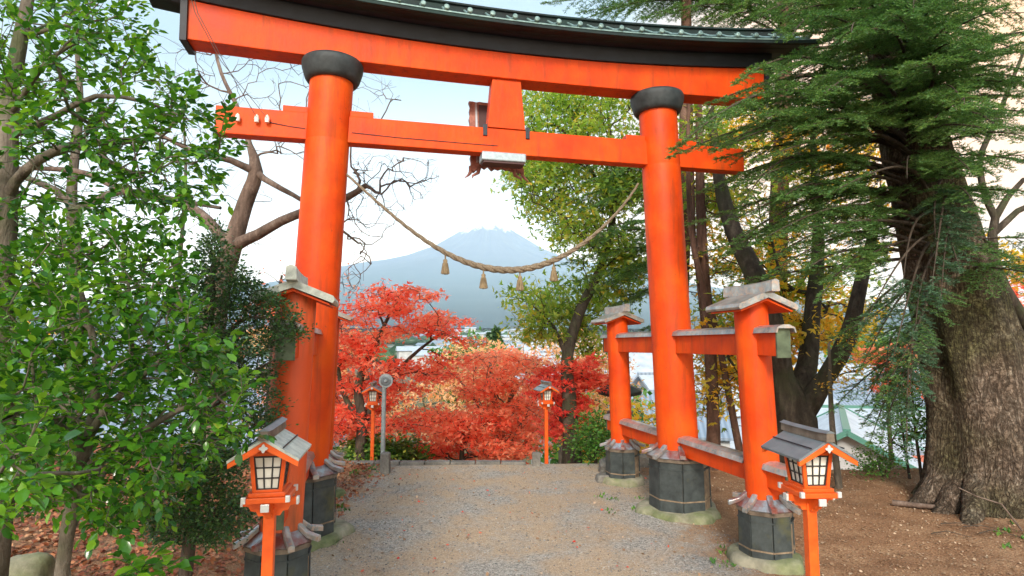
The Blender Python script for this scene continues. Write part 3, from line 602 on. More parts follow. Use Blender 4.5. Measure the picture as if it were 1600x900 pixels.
# stone lantern beyond the right far post
p = at(968, 596, 11.2); sl = empty('stone_lantern', (p.x, p.y, T(p.x, p.y)), .3, 'dark stone lantern with a broad curved cap behind the far right side post', 'stone lantern')
H_ = p.z - T(p.x, p.y); H_ = max(H_, 1.2)
b = MB(); n = 6
def hexr(r, z, lift=0, m_=6): return [Vector((r * math.cos(2 * math.pi * j / 12) * (1.08 if j % 2 == 0 else .96), r * math.sin(2 * math.pi * j / 12) * (1.08 if j % 2 == 0 else .96), z + (lift if j % 2 == 0 else 0))) for j in range(12)]
b.rings([hexr(.40, H_ - .26, .03), hexr(.43, H_ - .20, .05), hexr(.28, H_ - .10, .01), hexr(.12, H_ - .03), hexr(.07, H_)]); b.build('cap_stone', M['charcoal'] if 'charcoal' in M else M['plinth'], sl, .01)
b = MB(); b.rings([hexr(.17, H_ - .55), hexr(.16, H_ - .25)]); b.build('fire_box', M['stone'], sl, .008)
b = MB(); b.rings([hexr(.20, H_ - .65), hexr(.26, H_ - .56)]); b.build('platform', M['stone'], sl, .008)
b = MB(); b.tube([(0, 0, -.2), (0, 0, H_ * .3), (0, 0, H_ - .64)], [.15, .11, .12], 16); b.build('shaft', M['stone'], sl)
# low stone blocks by the path's right end
for i, (u_, v_, Y_, s_, lb) in enumerate(((962, 726, 9.1, (.5, .3, .22), 'rough grey block behind the far right side post'), (985, 705, 9.6, (.6, .3, .20), 'pale flat block above the rough grey block'), (945, 745, 8.55, (.24, .2, .10), 'small grey stone left of the far right plinth'))):
    p = at(u_, v_, Y_); bm_ = bmesh.new(); bmesh.ops.create_icosphere(bm_, subdivisions=3, radius=.5)
    for v in bm_.verts:
        v.co = Vector((max(-.36, min(.36, v.co.x)), max(-.36, min(.36, v.co.y)), max(-.36, min(.36, v.co.z)))) * 1.35; v.co *= 1 + .12 * mnoise.noise(v.co * 3 + Vector((i, 0, 0))); v.co = Vector((v.co.x * s_[0], v.co.y * s_[1], v.co.z * s_[2] * 1.3))
    me = bpy.data.meshes.new('stone_block'); bm_.to_mesh(me); me.materials.append(M['stone']); o = bpy.data.objects.new('stone_block', me); C.objects.link(o); o.location = (p.x, p.y, max(T(p.x, p.y), T(p.x, p.y)) + s_[2] * .3); tag(o, lb, 'stone')
#@@PART3
# ------------------------------------------------------------------ vegetation tools
def unit(a): return a / np.maximum(1e-9, np.linalg.norm(a, axis=-1, keepdims=True))
TPL = {
 'maple': (np.array([(0, 0, 0), (-.20, .40, .03), (0, 1.05, 0), (.20, .40, .03), (-.55, .30, 0), (-.85, .75, -.04), (-.25, .62, .02), (.55, .30, 0), (.85, .75, -.04), (.25, .62, .02)]),
           np.array([(0, 3, 2, 1), (0, 6, 5, 4), (0, 7, 8, 9)])),
 'broad': (np.array([(0, 0, 0), (-.27, .30, .07), (-.26, .66, .05), (0, 1.0, -.07), (.26, .66, .05), (.27, .30, .07), (0, .3, 0), (0, .66, -.01)]),
           np.array([(0, 6, 1), (1, 6, 7), (1, 7, 2), (2, 7, 3), (0, 5, 6), (5, 4, 7), (5, 7, 6), (4, 3, 7)])),
 'small': (np.array([(0, 0, 0), (-.30, .45, .05), (0, 1, 0), (.30, .45, .05)]), np.array([(0, 3, 2), (0, 2, 1)])),
 'needle': (np.array([(-.10, 0, 0), (.10, 0, 0), (.07, .95, 0), (-.07, .95, 0)]), np.array([(0, 1, 2, 3)])),
 'litter': (np.array([(0, 0, 0), (-.4, .35, .12), (-.2, .9, .03), (.3, 1.0, .1), (.45, .4, -.02)]), np.array([(0, 4, 3), (0, 3, 2), (0, 2, 1)])),
}
def leaves_geo(P, D, Nn, size, tpl):
    v, f = TPL[tpl]; P = np.asarray(P); n = len(P)
    D = unit(np.asarray(D)); Sd = unit(np.cross(D, Nn)); N2 = np.cross(Sd, D); size = np.asarray(size).reshape(-1, 1, 1)
    V = P[:, None] + size * (v[None, :, 0:1] * Sd[:, None] + v[None, :, 1:2] * D[:, None] + v[None, :, 2:3] * N2[:, None])
    F = f[None] + (np.arange(n) * len(v))[:, None, None]
    return V.reshape(-1, 3), F.reshape(-1, f.shape[1])
def inpoly(poly, n, rng=RNG):
    poly = np.array(poly, float); lo, hi = poly.min(0), poly.max(0); out = []
    while len(out) < n:
        p = lo + rng.random(2) * (hi - lo); c = False; j = len(poly) - 1
        for i in range(len(poly)):
            if (poly[i, 1] > p[1]) != (poly[j, 1] > p[1]) and p[0] < (poly[j, 0] - poly[i, 0]) * (p[1] - poly[i, 1]) / (poly[j, 1] - poly[i, 1]) + poly[i, 0]: c = not c
            j = i
        if c: out.append(p)
    return np.array(out)
def A(u, v, Y): return np.array(at(u, v, Y))
def region(poly, Y0, Y1, n): return np.array([A(u, v, RNG.uniform(Y0, Y1)) for u, v in inpoly(poly, n)])
def pads(centres, r, rz, n):
    out = []
    for c in centres:
        t = RNG.random(n) * 6.283; q = np.sqrt(RNG.random(n)) * r * RNG.uniform(.7, 1.2)
        out.append(np.stack([c[0] + q * np.cos(t), c[1] + q * np.sin(t), c[2] + RNG.normal(0, rz, n) - .25 * rz * (q / r) ** 2 * 3], -1))
    return np.concatenate(out)
def grow(limbs, targets, rtip, step, pw=.45, sag=0., wig=.12, rmax=None, bias=.15, back=.45):
    pos, par, fix, root_d = [], [], [], []
    for pts, rad in limbs:
        pts = [np.array(p, float) for p in pts]; k = len(pts)
        if len(pos): st = int(np.argmin([np.linalg.norm(p - pts[0]) for p in pos]))
        else: st = -1
        prev = st if (st >= 0 and np.linalg.norm(pos[st] - pts[0]) < .6) else -1
        for i in range(k - 1):
            L = np.linalg.norm(pts[i + 1] - pts[i]); m_ = max(1, int(L / (step * 1.2)))
            p0, p3 = pts[i], pts[i + 1]; t0 = (pts[i + 1] - pts[max(0, i - 1)]) / (2 if i else 1); t1 = (pts[min(k - 1, i + 2)] - pts[i]) / (2 if i + 2 < k else 1)
            for j in range(0 if (i == 0 and prev == -1) else 1, m_ + 1):
                if i == 0 and j == 0: pass
                t = j / m_; h = (2*t**3-3*t**2+1)*p0 + (t**3-2*t**2+t)*t0 + (-2*t**3+3*t**2)*p3 + (t**3-t**2)*t1
                pos.append(h + RNG.normal(0, wig * .05 * step, 3)); par.append(prev); fix.append(rad[i] + (rad[i + 1] - rad[i]) * t)
                root_d.append(0 if prev < 0 else root_d[prev] + np.linalg.norm(pos[-1] - pos[prev])); prev = len(pos) - 1
    nl = len(pos); cap = nl + sum(int(1e3) for _ in range(1)) + len(targets) * 60
    Pn = np.zeros((cap, 3)); Pn[:nl] = pos; D = np.zeros(cap); D[:nl] = root_d; n = nl; ND = np.zeros((cap, 3))
    for i in range(nl): ND[i] = (Pn[i] - Pn[par[i]]) / (np.linalg.norm(Pn[i] - Pn[par[i]]) + 1e-9) if par[i] >= 0 else (0, 0, 1); tips = []
    targets = np.asarray(targets); d0 = np.array([np.min(np.linalg.norm(Pn[:nl] - t, axis=1)) for t in targets]) if len(targets) else []
    for ti in np.argsort(d0):
        t = targets[ti]; dd = np.linalg.norm(Pn[:n] - t, axis=1); dvv = t - Pn[:n]; cosa = (dvv * ND[:n]).sum(1) / (dd + 1e-6); c = dd * (1 + back * (1 - cosa)) + bias * D[:n]; a = int(np.argmin(c)); L = dd[a]
        m_ = max(1, min(50, int(math.ceil(L / step)))); p0 = Pn[a].copy(); pd = p0 - Pn[par[a]] if par[a] >= 0 else np.array([0, 0, 1.]); pd = pd / (np.linalg.norm(pd) + 1e-9)
        prev = a; off = RNG.normal(0, wig * L * .22, 3)
        for j in range(1, m_ + 1):
            q = j / m_; b_ = p0 + (t - p0) * q + off * math.sin(q * math.pi) * (1 - q * .5) + pd * L * .14 * math.sin(q * math.pi) * (1 - q) + np.array([0, 0, -sag * L * math.sin(q * math.pi)]) + (RNG.normal(0, wig * step * .18, 3) if j < m_ else 0)
            Pn[n] = b_; ND[n] = (b_ - Pn[prev]) / (np.linalg.norm(b_ - Pn[prev]) + 1e-9); par.append(prev); fix.append(0); D[n] = D[prev] + L / m_; prev = n; n += 1
        tips.append((ti, prev))
    P = Pn[:n]; par = np.array(par); cnt = np.zeros(n)
    for _, i in tips: cnt[i] += 1
    for i in range(n - 1, -1, -1):
        if par[i] >= 0: cnt[par[i]] += cnt[i]
    rad = np.maximum(np.array(fix), rtip * np.maximum(cnt, 1) ** pw)
    if rmax: rad = np.where(np.array(fix) > 0, rad, np.minimum(rad, rmax))
    fx_ = np.array(fix); rad = np.where(fx_ > 0, fx_, rad)
    for i in range(n):
        if par[i] >= 0 and fx_[i] == 0: rad[i] = min(rad[i], rad[par[i]] * .92 if fx_[par[i]] > 0 else rad[par[i]])
    tipdir = {ti: unit(P[i] - P[par[i]]) if par[i] >= 0 else np.array([0, 0, 1.]) for ti, i in tips}
    tippos = {ti: P[i] for ti, i in tips}
    return P, par, rad, tippos, tipdir
def skeleton_mesh(P, par, rad, nthick=10, rough=0.0, rs=3.0):
    n = len(P); kids = [[] for _ in range(n)]
    for i in range(n):
        if par[i] >= 0: kids[par[i]].append(i)
    V, F, base = [], [], 0; stack = [(i, -1) for i in range(n) if par[i] < 0]
    while stack:
        s, a = stack.pop(); ch = ([a] if a >= 0 else []) + [s]; cur = s
        while kids[cur]:
            ks = sorted(kids[cur], key=lambda q: -rad[q]); 
            for q in ks[1:]: stack.append((q, cur))
            cur = ks[0]; ch.append(cur)
        pts = P[ch]; r = rad[ch].copy()
        if a >= 0: r[0] = min(r[0], r[1] * 1.25)
        rm = r.max(); sides = 3 if rm < .006 else 4 if rm < .012 else 6 if rm < .04 else nthick if rm < .12 else nthick * 2
        if len(ch) < 2: continue
        d = unit(np.gradient(pts, axis=0)); ref = np.array([1., 0, 0]) if abs(d[0, 0]) < .9 else np.array([0, 1., 0])
        ang = np.arange(sides) * 2 * np.pi / sides
        for i in range(len(ch)):
            a_ = ref - d[i] * ref.dot(d[i]); a_ = a_ / (np.linalg.norm(a_) + 1e-9); b_ = np.cross(d[i], a_); ref = a_
            rr = np.full(sides, r[i])
            if rough and r[i] > .03:
                for j in range(sides): rr[j] *= 1 + rough * mnoise.noise(Vector((math.cos(ang[j]) * 1.7, math.sin(ang[j]) * 1.7, pts[i][2] * .7 * rs / 3)) * 1.3 + Vector((base, 0, 0))) + rough * .4 * mnoise.noise(Vector((math.cos(ang[j]) * 4, math.sin(ang[j]) * 4, pts[i][2] * 2)))
            V.append(pts[i] + rr[:, None] * (np.cos(ang)[:, None] * a_ + np.sin(ang)[:, None] * b_))
        k = len(ch); I = base + np.arange(k * sides).reshape(k, sides); J = np.roll(I, -1, 1)
        F.append(np.stack([I[:-1], J[:-1], J[1:], I[1:]], -1).reshape(-1, 4)); base += k * sides
    return np.concatenate(V), np.concatenate(F)
def make_tree(name, label, cat, limbs, targets, bark_m, leaf_m, tpl, lsize, nleaf, spread=.08, flat=.5, rtip=.003, step=.16, group=None, crown='crown', up=1.0, droop=0., sag=0., wig=.15, rough=0., along=0.12, bias=.15, pw=.45, rmax=None, gap=0.):
    base = np.array(limbs[0][0][0]); root = empty(name, Vector(base), 0, label, cat, group)
    P, par, rad, tp, td = grow(limbs, targets, rtip, step, sag=sag, wig=wig, bias=bias, pw=pw, rmax=rmax)
    V, F = skeleton_mesh(P - base, par, rad, rough=rough); np_mesh('trunk', V, F, bark_m, root, smooth=True)
    if nleaf and len(tp):
        ks = sorted(tp); tip = np.array([tp[k] for k in ks]); tdr = np.array([td[k] for k in ks])
        mats = leaf_m if isinstance(leaf_m, list) else [leaf_m]
        g = np.array([mnoise.noise(Vector(p) * .8) for p in tip])
        for mi, lm in enumerate(mats):
            sel = np.ones(len(tip), bool) if len(mats) == 1 else ((g > .08) if mi == 1 else (g <= .08))
            t_, d_ = tip[sel], tdr[sel]
            if not len(t_): continue
            n = len(t_) * nleaf; pr = np.repeat(t_, nleaf, 0); dr = np.repeat(d_, nleaf, 0)
            off = RNG.normal(0, 1, (n, 3)) * spread * np.array([1, 1, flat]); pp = pr + off - dr * (RNG.random((n, 1)) * along)
            rd = RNG.normal(0, 1, (n, 3)); rd[:, 2] *= .45; D = unit(unit(off * np.array([1, 1, .5])) * .8 + dr * .5 + rd * .5 + np.array([0, 0, -droop])); Nn = unit(RNG.normal(0, .55, (n, 3)) + np.array([0, 0, up]))
            V, F = leaves_geo(pp - base, D, Nn, lsize * RNG.uniform(.6, 1.2, n), tpl); np_mesh(crown, V, F, lm, root)
    return root

# ------------------------------------------------------------------ maples beyond the path edge
def G(u, Y, dz=-.1):
    x = at(u, 600, Y).x; return np.array([x, Y, T(x, Y) + dz])
pa = [(515,470),(560,448),(620,446),(668,450),(690,480),(738,505),(742,528),(712,555),(700,585),(665,612),(655,640),(670,700),(600,695),(560,670),(520,695),(505,600)]
b0 = G(562, 11.6)
make_tree('maple_tree', 'tall scarlet maple with layered leaves just right of the left pillar', 'maple tree',
  [([b0, A(566,660,11.7), A(560,600,11.8), A(590,530,12.2), A(620,470,12.4)], [.13,.10,.08,.05,.02]), ([A(564,670,11.7), A(590,620,12), A(640,560,12.4), A(690,520,12.6)], [.07,.06,.04,.02]), ([A(566,665,11.7), A(535,610,12.2), A(525,540,12.5)], [.06,.05,.02])],
  pads(region(pa, 11, 14, 80), .52, .06, 16), M['bark_dark'], [M['maple_red'], M['maple_orange']], 'maple', .076, 10, spread=.10, flat=.35, step=.2, up=1.3, rtip=.0028)
pb = [(690,590),(715,550),(760,536),(815,545),(850,572),(862,610),(850,660),(835,705),(740,712),(735,660),(725,620),(700,590)]
b0 = G(792, 14.5)
make_tree('maple_tree', 'bright orange red maple in the middle below the rope, seen through the gate', 'maple tree',
  [([b0, A(785,690,14.5), A(775,640,14.6), A(768,590,14.8), A(765,550,15)], [.12,.09,.07,.05,.02]), ([A(784,680,14.5), A(745,630,14.8), A(715,590,15)], [.06,.04,.02]), ([A(780,660,14.5), A(805,610,14.6), A(835,575,14.8)], [.06,.04,.02])],
  pads(region(pb, 13, 16.5, 72), .52, .06, 16), M['bark_grey'], M['maple_orange'], 'maple', .078, 10, spread=.11, flat=.35, step=.22, up=1.3, rtip=.003)
pb2 = [(670,640),(730,630),(790,645),(800,715),(660,716),(650,680)]
b0 = G(720, 12.8)
make_tree('maple_tree', 'low scarlet maple mound rising just behind the middle of the path edge', 'maple tree', [([b0, A(722,705,12.8), A(728,670,12.9)], [.07,.05,.03])],
  pads(region(pb2, 12, 14, 34), .45, .06, 16), M['bark_dark'], [M['maple_orange'], M['maple_red']], 'maple', .078, 11, spread=.10, flat=.35, step=.18, up=1.3)
pc_ = [(850,572),(900,556),(948,572),(950,600),(915,618),(905,655),(885,690),(850,655),(835,620)]
b0 = G(880, 11.2)
make_tree('maple_tree', 'small deep red maple behind the right far lantern, left of the far side post', 'maple tree',
  [([b0, A(884,690,11.2), A(890,640,11.3), A(905,590,11.5)], [.07,.06,.045,.02]), ([A(886,680,11.2), A(865,630,11.4), A(855,590,11.6)], [.04,.03,.015])],
  pads(region(pc_, 10.6, 12.6, 34), .36, .05, 15), M['bark_dark'], [M['maple_dark'], M['maple_red']], 'maple', .075, 11, spread=.10, flat=.35, step=.16, up=1.3)
b0 = G(500, 13.5)
make_tree('maple_tree', 'orange maple half hidden behind the left main pillar', 'maple tree', [([b0, A(495,620,13.5), A(490,540,13.8)], [.1,.07,.03])],
  pads(region([(400,470),(520,455),(560,520),(560,700),(500,700),(420,600)], 12.5, 15, 34), .5, .07, 15), M['bark_dark'], M['maple_orange'], 'maple', .076, 10, spread=.10, flat=.35, step=.22, up=1.3)
b0 = G(1640, 12.5)
make_tree('maple_tree', 'orange maple showing past the right edge of the huge fir trunk', 'maple tree', [([b0, A(1640,600,12.5), A(1620,480,12.5)], [.12,.09,.04])],
  pads(region([(1555,440),(1680,400),(1700,640),(1590,600),(1555,500)], 11.5, 13.5, 30), .5, .08, 14), M['bark_dark'], [M['maple_orange'], M['maple_red']], 'maple', .09, 10, spread=.11, flat=.4, step=.25, up=1.2)
b0 = G(1385, 13)
make_tree('maple_tree', 'thin orange maple between the forked tree and the huge fir', 'maple tree', [([b0, A(1388,640,13), A(1385,590,13)], [.05,.04,.02])],
  pads(region([(1345,545),(1415,545),(1425,600),(1380,620),(1350,600)], 12, 13.5, 12), .36, .05, 12), M['bark_dark'], M['maple_orange'], 'maple', .09, 9, spread=.1, flat=.4, step=.2)
# pale autumn woods behind the maples
for i, (u, Y, poly, lb, mt, nn_) in enumerate((
    (650, 22, [(590,600),(700,590),(740,650),(700,712),(600,705)], 'thinning peach coloured tree behind the tall scarlet maple', 'peach_leaf', 20),
    (740, 26, [(680,540),(800,532),(860,560),(820,640),(700,640)], 'pale peach tree standing above and behind the middle maple', 'peach_leaf', 34),
    (880, 24, [(840,520),(960,530),(1000,600),(960,680),(850,660)], 'golden peach tree between the deep red maple and the green leaved tree', 'peach_leaf', 36),
    (960, 19, [(935,640),(1010,640),(1020,700),(950,712)], 'low golden tree behind the plinth of the far side post', 'gold_leaf', 18),
    (470, 24, [(400,520),(560,500),(580,700),(400,700)], 'pale orange tree behind the weathered side post', 'peach_leaf', 30))):
    b0 = G(u, Y); x_ = [sum(p[k] for p in poly) / len(poly) for k in (0, 1)]
    make_tree('autumn_tree', lb, 'autumn tree', [([b0, A(u, (x_[1] + 712) / 2, Y), A(x_[0], x_[1], Y)], [.16,.12,.05])],
      pads(region(poly, Y - 2, Y + 2, nn_), .9, .22, 12), M['bark_grey'], M[mt], 'maple', .13, 9, spread=.24, flat=.6, step=.4, rtip=.006, group='autumn trees on the slope')
# leafy green and gold tree over the right half of the opening
pe = [(822,140),(900,130),(1000,140),(1010,300),(1000,470),(950,500),(930,560),(870,556),(815,530),(800,485),(812,455),(870,440),(905,410),(870,385),(835,345),(812,320),(835,295),(790,268),(815,200)]
b0 = G(897, 10.9)
make_tree('broadleaf_tree', 'dark trunked tree with fine green and gold leaves filling the right of the gate opening', 'broadleaf tree',
  [([b0, A(893,690,10.9), A(889,620,10.9), A(886,560,11), A(905,490,11.3), A(945,400,11.8), A(960,300,12), A(950,180,12.2)], [.19,.15,.13,.11,.10,.08,.06,.03]),
   ([A(886,560,11), A(865,510,11.2), A(835,480,11.5)], [.05,.035,.015]), ([A(945,400,11.8), A(890,350,12), A(850,300,12.2)], [.05,.04,.015]), ([A(955,320,12), A(900,230,12.2), A(850,170,12.4)], [.05,.035,.015])],
  pads(region(pe, 10.8, 13.8, 190), .42, .12, 13), M['bark_dark'], [M['green_leaf'], M['green_leaf']], 'maple', .08, 9, spread=.12, flat=.6, step=.22, rtip=.003, up=.7)
# forked tree on the right with gold leaves
b0 = G(1240, 8.75, -.15); b0[2] = 0.0
f0 = A(1243, 655, 8.8)
make_tree('forked_tree', 'stout dark tree forking into curved limbs behind the near right post, sparse gold leaves', 'forked tree',
  [([b0, A(1240,700,8.8), f0, A(1220,590,8.8), A(1205,500,8.7), A(1180,430,8.8), A(1135,330,9.2), A(1110,180,9.6)], [.42,.34,.29,.19,.17,.15,.12,.06]),
   ([A(1240,640,8.8), A(1262,570,9), A(1270,480,9.2), A(1278,380,9.4), A(1270,200,9.8)], [.2,.14,.11,.09,.04]),
   ([A(1250,650,8.8), A(1290,590,8.6), A(1325,525,8.5), A(1345,440,8.5), A(1380,300,8.8)], [.20,.12,.11,.09,.04])],
  pads(np.concatenate([region([(1085,470),(1200,440),(1350,430),(1345,500),(1290,545),(1220,540),(1120,640),(1085,640)], 9, 12.5, 100), region([(1100,150),(1400,150),(1380,430),(1100,430)], 9.5, 13, 96)]), .42, .12, 9),
  M['bark_dark'], [M['gold_leaf'], M['green_leaf']], 'maple', .085, 8, spread=.14, flat=.6, step=.22, rtip=.003, rough=.25)
# slender trunks behind the right braces
for (u0, u1, u2, r_, Y, lb) in ((1112, 1108, 1096, .10, 9.3, 'straight red brown trunk between the right main pillar and the near side post'), (1158, 1120, 1080, .055, 9.2, 'thin leaning trunk behind the lower brace on the right'), (1132, 1100, 1085, .035, 9.6, 'thinnest curved stem beside the straight red brown trunk')):
    b0 = G(u0, 9.2, -.1); b0[1] = Y
    make_tree('slender_tree', lb, 'slender tree', [([b0, A((u0 + u1) / 2 + 4, 640, Y), A(u1, 520, Y), A(u2, 360, Y + .1), A(u2 - 5, 120, Y + .2)], [r_ * 1.15, r_, r_ * .95, r_ * .85, r_ * .5])],
      pads(region([(u1 - 60, 120), (u1 + 60, 120), (u1 + 70, 420), (u1 - 50, 420)], Y, Y + 1.5, 12), .35, .1, 8), M['bark_red'], M['green_leaf'], 'maple', .07, 7, spread=.13, step=.22, rtip=.003)
for (u0, Y, lb, poly, r_) in ((1303, 7.9, 'pale slim sapling just right of the near right lantern roof', [(1270,500),(1345,490),(1350,600),(1300,690),(1285,600)], .045), (1432, 7.6, 'dark slim sapling left of the huge fir trunk', [(1390,560),(1450,560),(1450,700),(1390,700)], .022), (1412, 8.2, 'leafy young shrub against the left foot of the huge fir', [(1370,600),(1445,590),(1445,680),(1380,690)], .02), (1372, 8.4, 'low dark shrub on the dirt edge above the fallen branch', [(1340,700),(1410,695),(1405,745),(1345,745)], .02)):
    b0 = G(u0, Y, -.05); c_ = np.mean(poly, 0); n_ = 8 if r_ > .04 else 20
    make_tree('sapling', lb, 'sapling', [([b0, A(u0 - 3, 660, Y), A(u0 - 8, max(520, c_[1] - 40), Y)], [r_, r_ * .8, r_ * .4])] if c_[1] < 700 else [([b0, A(u0, 725, Y)], [r_, r_ * .5])],
      pads(region(poly, Y - .3, Y + .8, n_), .2, .08, 8), M['bark_grey'] if r_ > .04 else M['bark_twig'], M['gold_leaf'] if r_ > .04 else M['bush_green'], 'small', .05, 9, spread=.08, step=.1, rtip=.0018)
# bushes
for (nm, u, Y, poly, lb, mt, tpl, ls, npd) in (('green_bush', 930, 10.1, [(905,655),(950,640),(955,700),(925,714),(905,700)], 'bright green bush between the deep red maple and the far side post', 'bush_green', 'small', .07, 26),
    ('green_bush', 610, 12.2, [(545,690),(570,685),(640,690),(662,712),(650,722),(545,722)], 'dark green bush behind the speaker pole at the path edge', 'bush_green', 'small', .12, 34)):
    b0 = G(u, Y); make_tree(nm, lb, 'bush', [([b0, A(u, 700, Y)], [.04, .02])], pads(region(poly, Y - .5, Y + .7, npd), .25, .1, 9), M['bark_twig'], M[mt], tpl, ls, 11, spread=.1, step=.14, crown='foliage', rtip=.002)
# bare trees on the left
b0 = G(330, 9.0)
lm = [([b0, A(335,480,9), A(362,385,8.9), A(382,320,8.9), A(400,268,8.8), A(390,225,8.8), A(372,170,8.9), A(340,95,9.1), A(320,-40,9.4)], [.22,.18,.14,.115,.10,.045,.035,.025,.015]),
      ([A(370,380,8.9), A(405,365,8.7), A(440,345,8.5), A(500,322,8.4), A(540,310,8.3), A(572,290,8.2)], [.09,.08,.07,.062,.055,.042]),
      ([A(400,270,8.8), A(360,250,8.6), A(300,235,8.4), A(230,200,8.4)], [.06,.05,.035,.02]), ([A(400,272,8.8), A(440,295,8.6), A(480,318,8.6), A(560,380,8.8)], [.05,.04,.03,.015]),
      ([A(362,390,8.9), A(300,325,9.2), A(200,300,9.6), A(120,268,9.8), A(0,262,10)], [.09,.075,.06,.05,.03])]
make_tree('bare_tree', 'leafless tree with a pinkish trunk and a cut limb stub behind the left pillar', 'bare tree', lm,
  np.concatenate([region([(230,50),(330,75),(470,90),(600,110),(640,140),(600,200),(500,260),(420,240),(330,250),(230,240)], 8.2, 10, 520), region([(545,235),(690,245),(690,290),(650,320),(600,370),(560,470),(540,480),(540,300)], 7.8, 9.2, 400), region([(30,200),(300,200),(460,330),(440,410),(300,420),(30,330)], 8.5, 10.5, 260)]),
  M['bark_pink'], None, None, 0, 0, rtip=.0022, step=.15, pw=.46, wig=.06, rough=.15, rmax=.035, bias=.05)
b0 = G(120, 11)
make_tree('bare_tree', 'pale grey leafless tree far left behind the glossy evergreen leaves', 'bare tree',
  [([b0, A(118,420,11), A(112,300,11), A(125,160,11), A(115,20,11)], [.16,.12,.09,.06,.03]), ([A(114,310,11), A(60,285,10.8), A(0,262,10.6)], [.07,.06,.04]), ([A(115,330,11), A(185,300,10.8), A(260,310,10.6), A(345,325,10.4)], [.08,.07,.06,.03]), ([A(280,420,11.4), A(290,280,11.4), A(285,150,11.4)], [.04,.03,.015])],
  region([(0,0),(240,40),(330,240),(340,400),(200,420),(0,400)], 10, 12.5, 230), M['bark_grey'], None, None, 0, 0, rtip=.0026, step=.2, pw=.46, wig=.09, rmax=.04, bias=.05)
make_tree('bare_tree', 'leafless thicket of russet twigs low behind the weathered side post', 'bare tree', [([G(420, 10.5), A(425,560,10.5), A(440,430,10.5)], [.07,.05,.02])],
  region([(330,420),(560,390),(560,560),(350,560)], 9.8, 11.8, 150), M['bark_twig'], M['maple_orange'], 'maple', .05, 2, spread=.06, rtip=.003, step=.2, pw=.42, wig=.2)

# ------------------------------------------------------------------ small leaved dark shrub in front of the left side post
sh = [(300,400),(335,340),(365,400),(400,440),(440,470),(482,515),(478,528),(430,540),(445,575),(415,585),(450,625),(430,650),(445,672),(400,690),(370,640),(330,600),(290,560),(270,470)]
b0 = G(300, 4.4)
make_tree('holly_shrub', 'dark shrub of tiny leaves arching across the weathered side post', 'shrub',
  [([b0, A(310,720,4.3), A(315,620,4.2), A(330,500,4.1), A(335,400,4.1)], [.05,.04,.03,.02,.01]), ([A(312,660,4.25), A(370,600,4.0), A(430,560,3.85)], [.02,.014,.006]), ([A(318,560,4.15), A(380,500,3.95), A(440,500,3.85)], [.02,.012,.005]), ([A(312,690,4.2), A(360,680,4.0), A(420,660,3.9)], [.018,.012,.005])],
  np.concatenate([region(sh, 3.75, 4.35, 620)]), M['bark_twig'], M['holly'], 'small', .027, 28, spread=.036, flat=.7, rtip=.0011, step=.05, along=.06, up=.8)
sh2 = [(270,700),(330,690),(400,685),(395,720),(372,735),(380,770),(402,785),(398,815),(340,850),(240,850),(215,800),(270,760)]
b0 = G(300, 4.0)
make_tree('holly_shrub', 'low rounded dark shrub of tiny leaves left of the bleached roof lantern', 'shrub', [([b0, A(300,800,3.9), A(320,740,3.9)], [.03,.02,.01])],
  region(sh2, 3.5, 4.3, 420), M['bark_twig'], M['holly'], 'small', .027, 28, spread=.036, flat=.7, rtip=.0011, step=.05, along=.06, up=.8)

# ------------------------------------------------------------------ glossy camellia in the left foreground
def sprigs(limbs, targets, label, name='camellia', ls=.046, per=10, YL=.15):
    base = np.array(limbs[0][0][0]); root = empty(name, Vector(base), 0, label, 'evergreen shrub')
    P, par, rad, tp, td = grow(limbs, targets, .0016, .08, sag=.02, wig=.16, pw=.42)
    V, F = skeleton_mesh(P - base, par, rad); np_mesh('trunk', V, F, M['bark_grey'], root, smooth=True)
    pp, dd, nn_, sz = [], [], [], []
    for k in tp:
        t = tp[k]; d = unit(td[k] + np.array([.15, -.05, .12]) + RNG.normal(0, .2, 3)); side = unit(np.cross(d, [0, 0, 1.])); upv = np.cross(side, d)
        L = RNG.uniform(.7, 1.2) * YL; m_ = max(5, int(per * RNG.uniform(.7, 1.2)))
        for j in range(m_):
            q = j / (m_ - 1); a = j * 2.4 + RNG.normal(0, .4); rd = side * math.cos(a) + upv * math.sin(a) * .55
            tilt = .95 - .55 * q; dv = unit(d * (1 - tilt * .55) + rd * tilt + np.array([0, 0, -.12]))
            pp.append(t + d * L * (q - .45)); dd.append(dv); nn_.append(unit(np.array([0, 0, 1.]) + RNG.normal(0, .35, 3) + rd * .2)); sz.append(ls * RNG.uniform(.65, 1.2))
    V, F = leaves_geo(np.array(pp) - base, np.array(dd), np.array(nn_), np.array(sz), 'broad'); np_mesh('crown', V, F, M['camellia'], root, smooth=True)
    return root
up1 = [(-20,-20),(200,-20),(215,20),(240,70),(232,95),(290,120),(320,160),(355,170),(362,240),(340,260),(350,330),(310,330),(250,300),(215,330),(150,240),(60,250),(-20,230)]
up2 = [(-20,240),(150,250),(250,300),(330,330),(300,360),(240,380),(120,330),(-20,330)]
lo1 = [(-20,330),(90,340),(230,360),(290,410),(300,450),(320,480),(310,500),(350,540),(370,570),(388,600),(372,640),(395,680),(370,700),(330,690),(330,720),(270,800),(180,830),(90,790),(-20,830)]
b0 = G(12, 3.6)
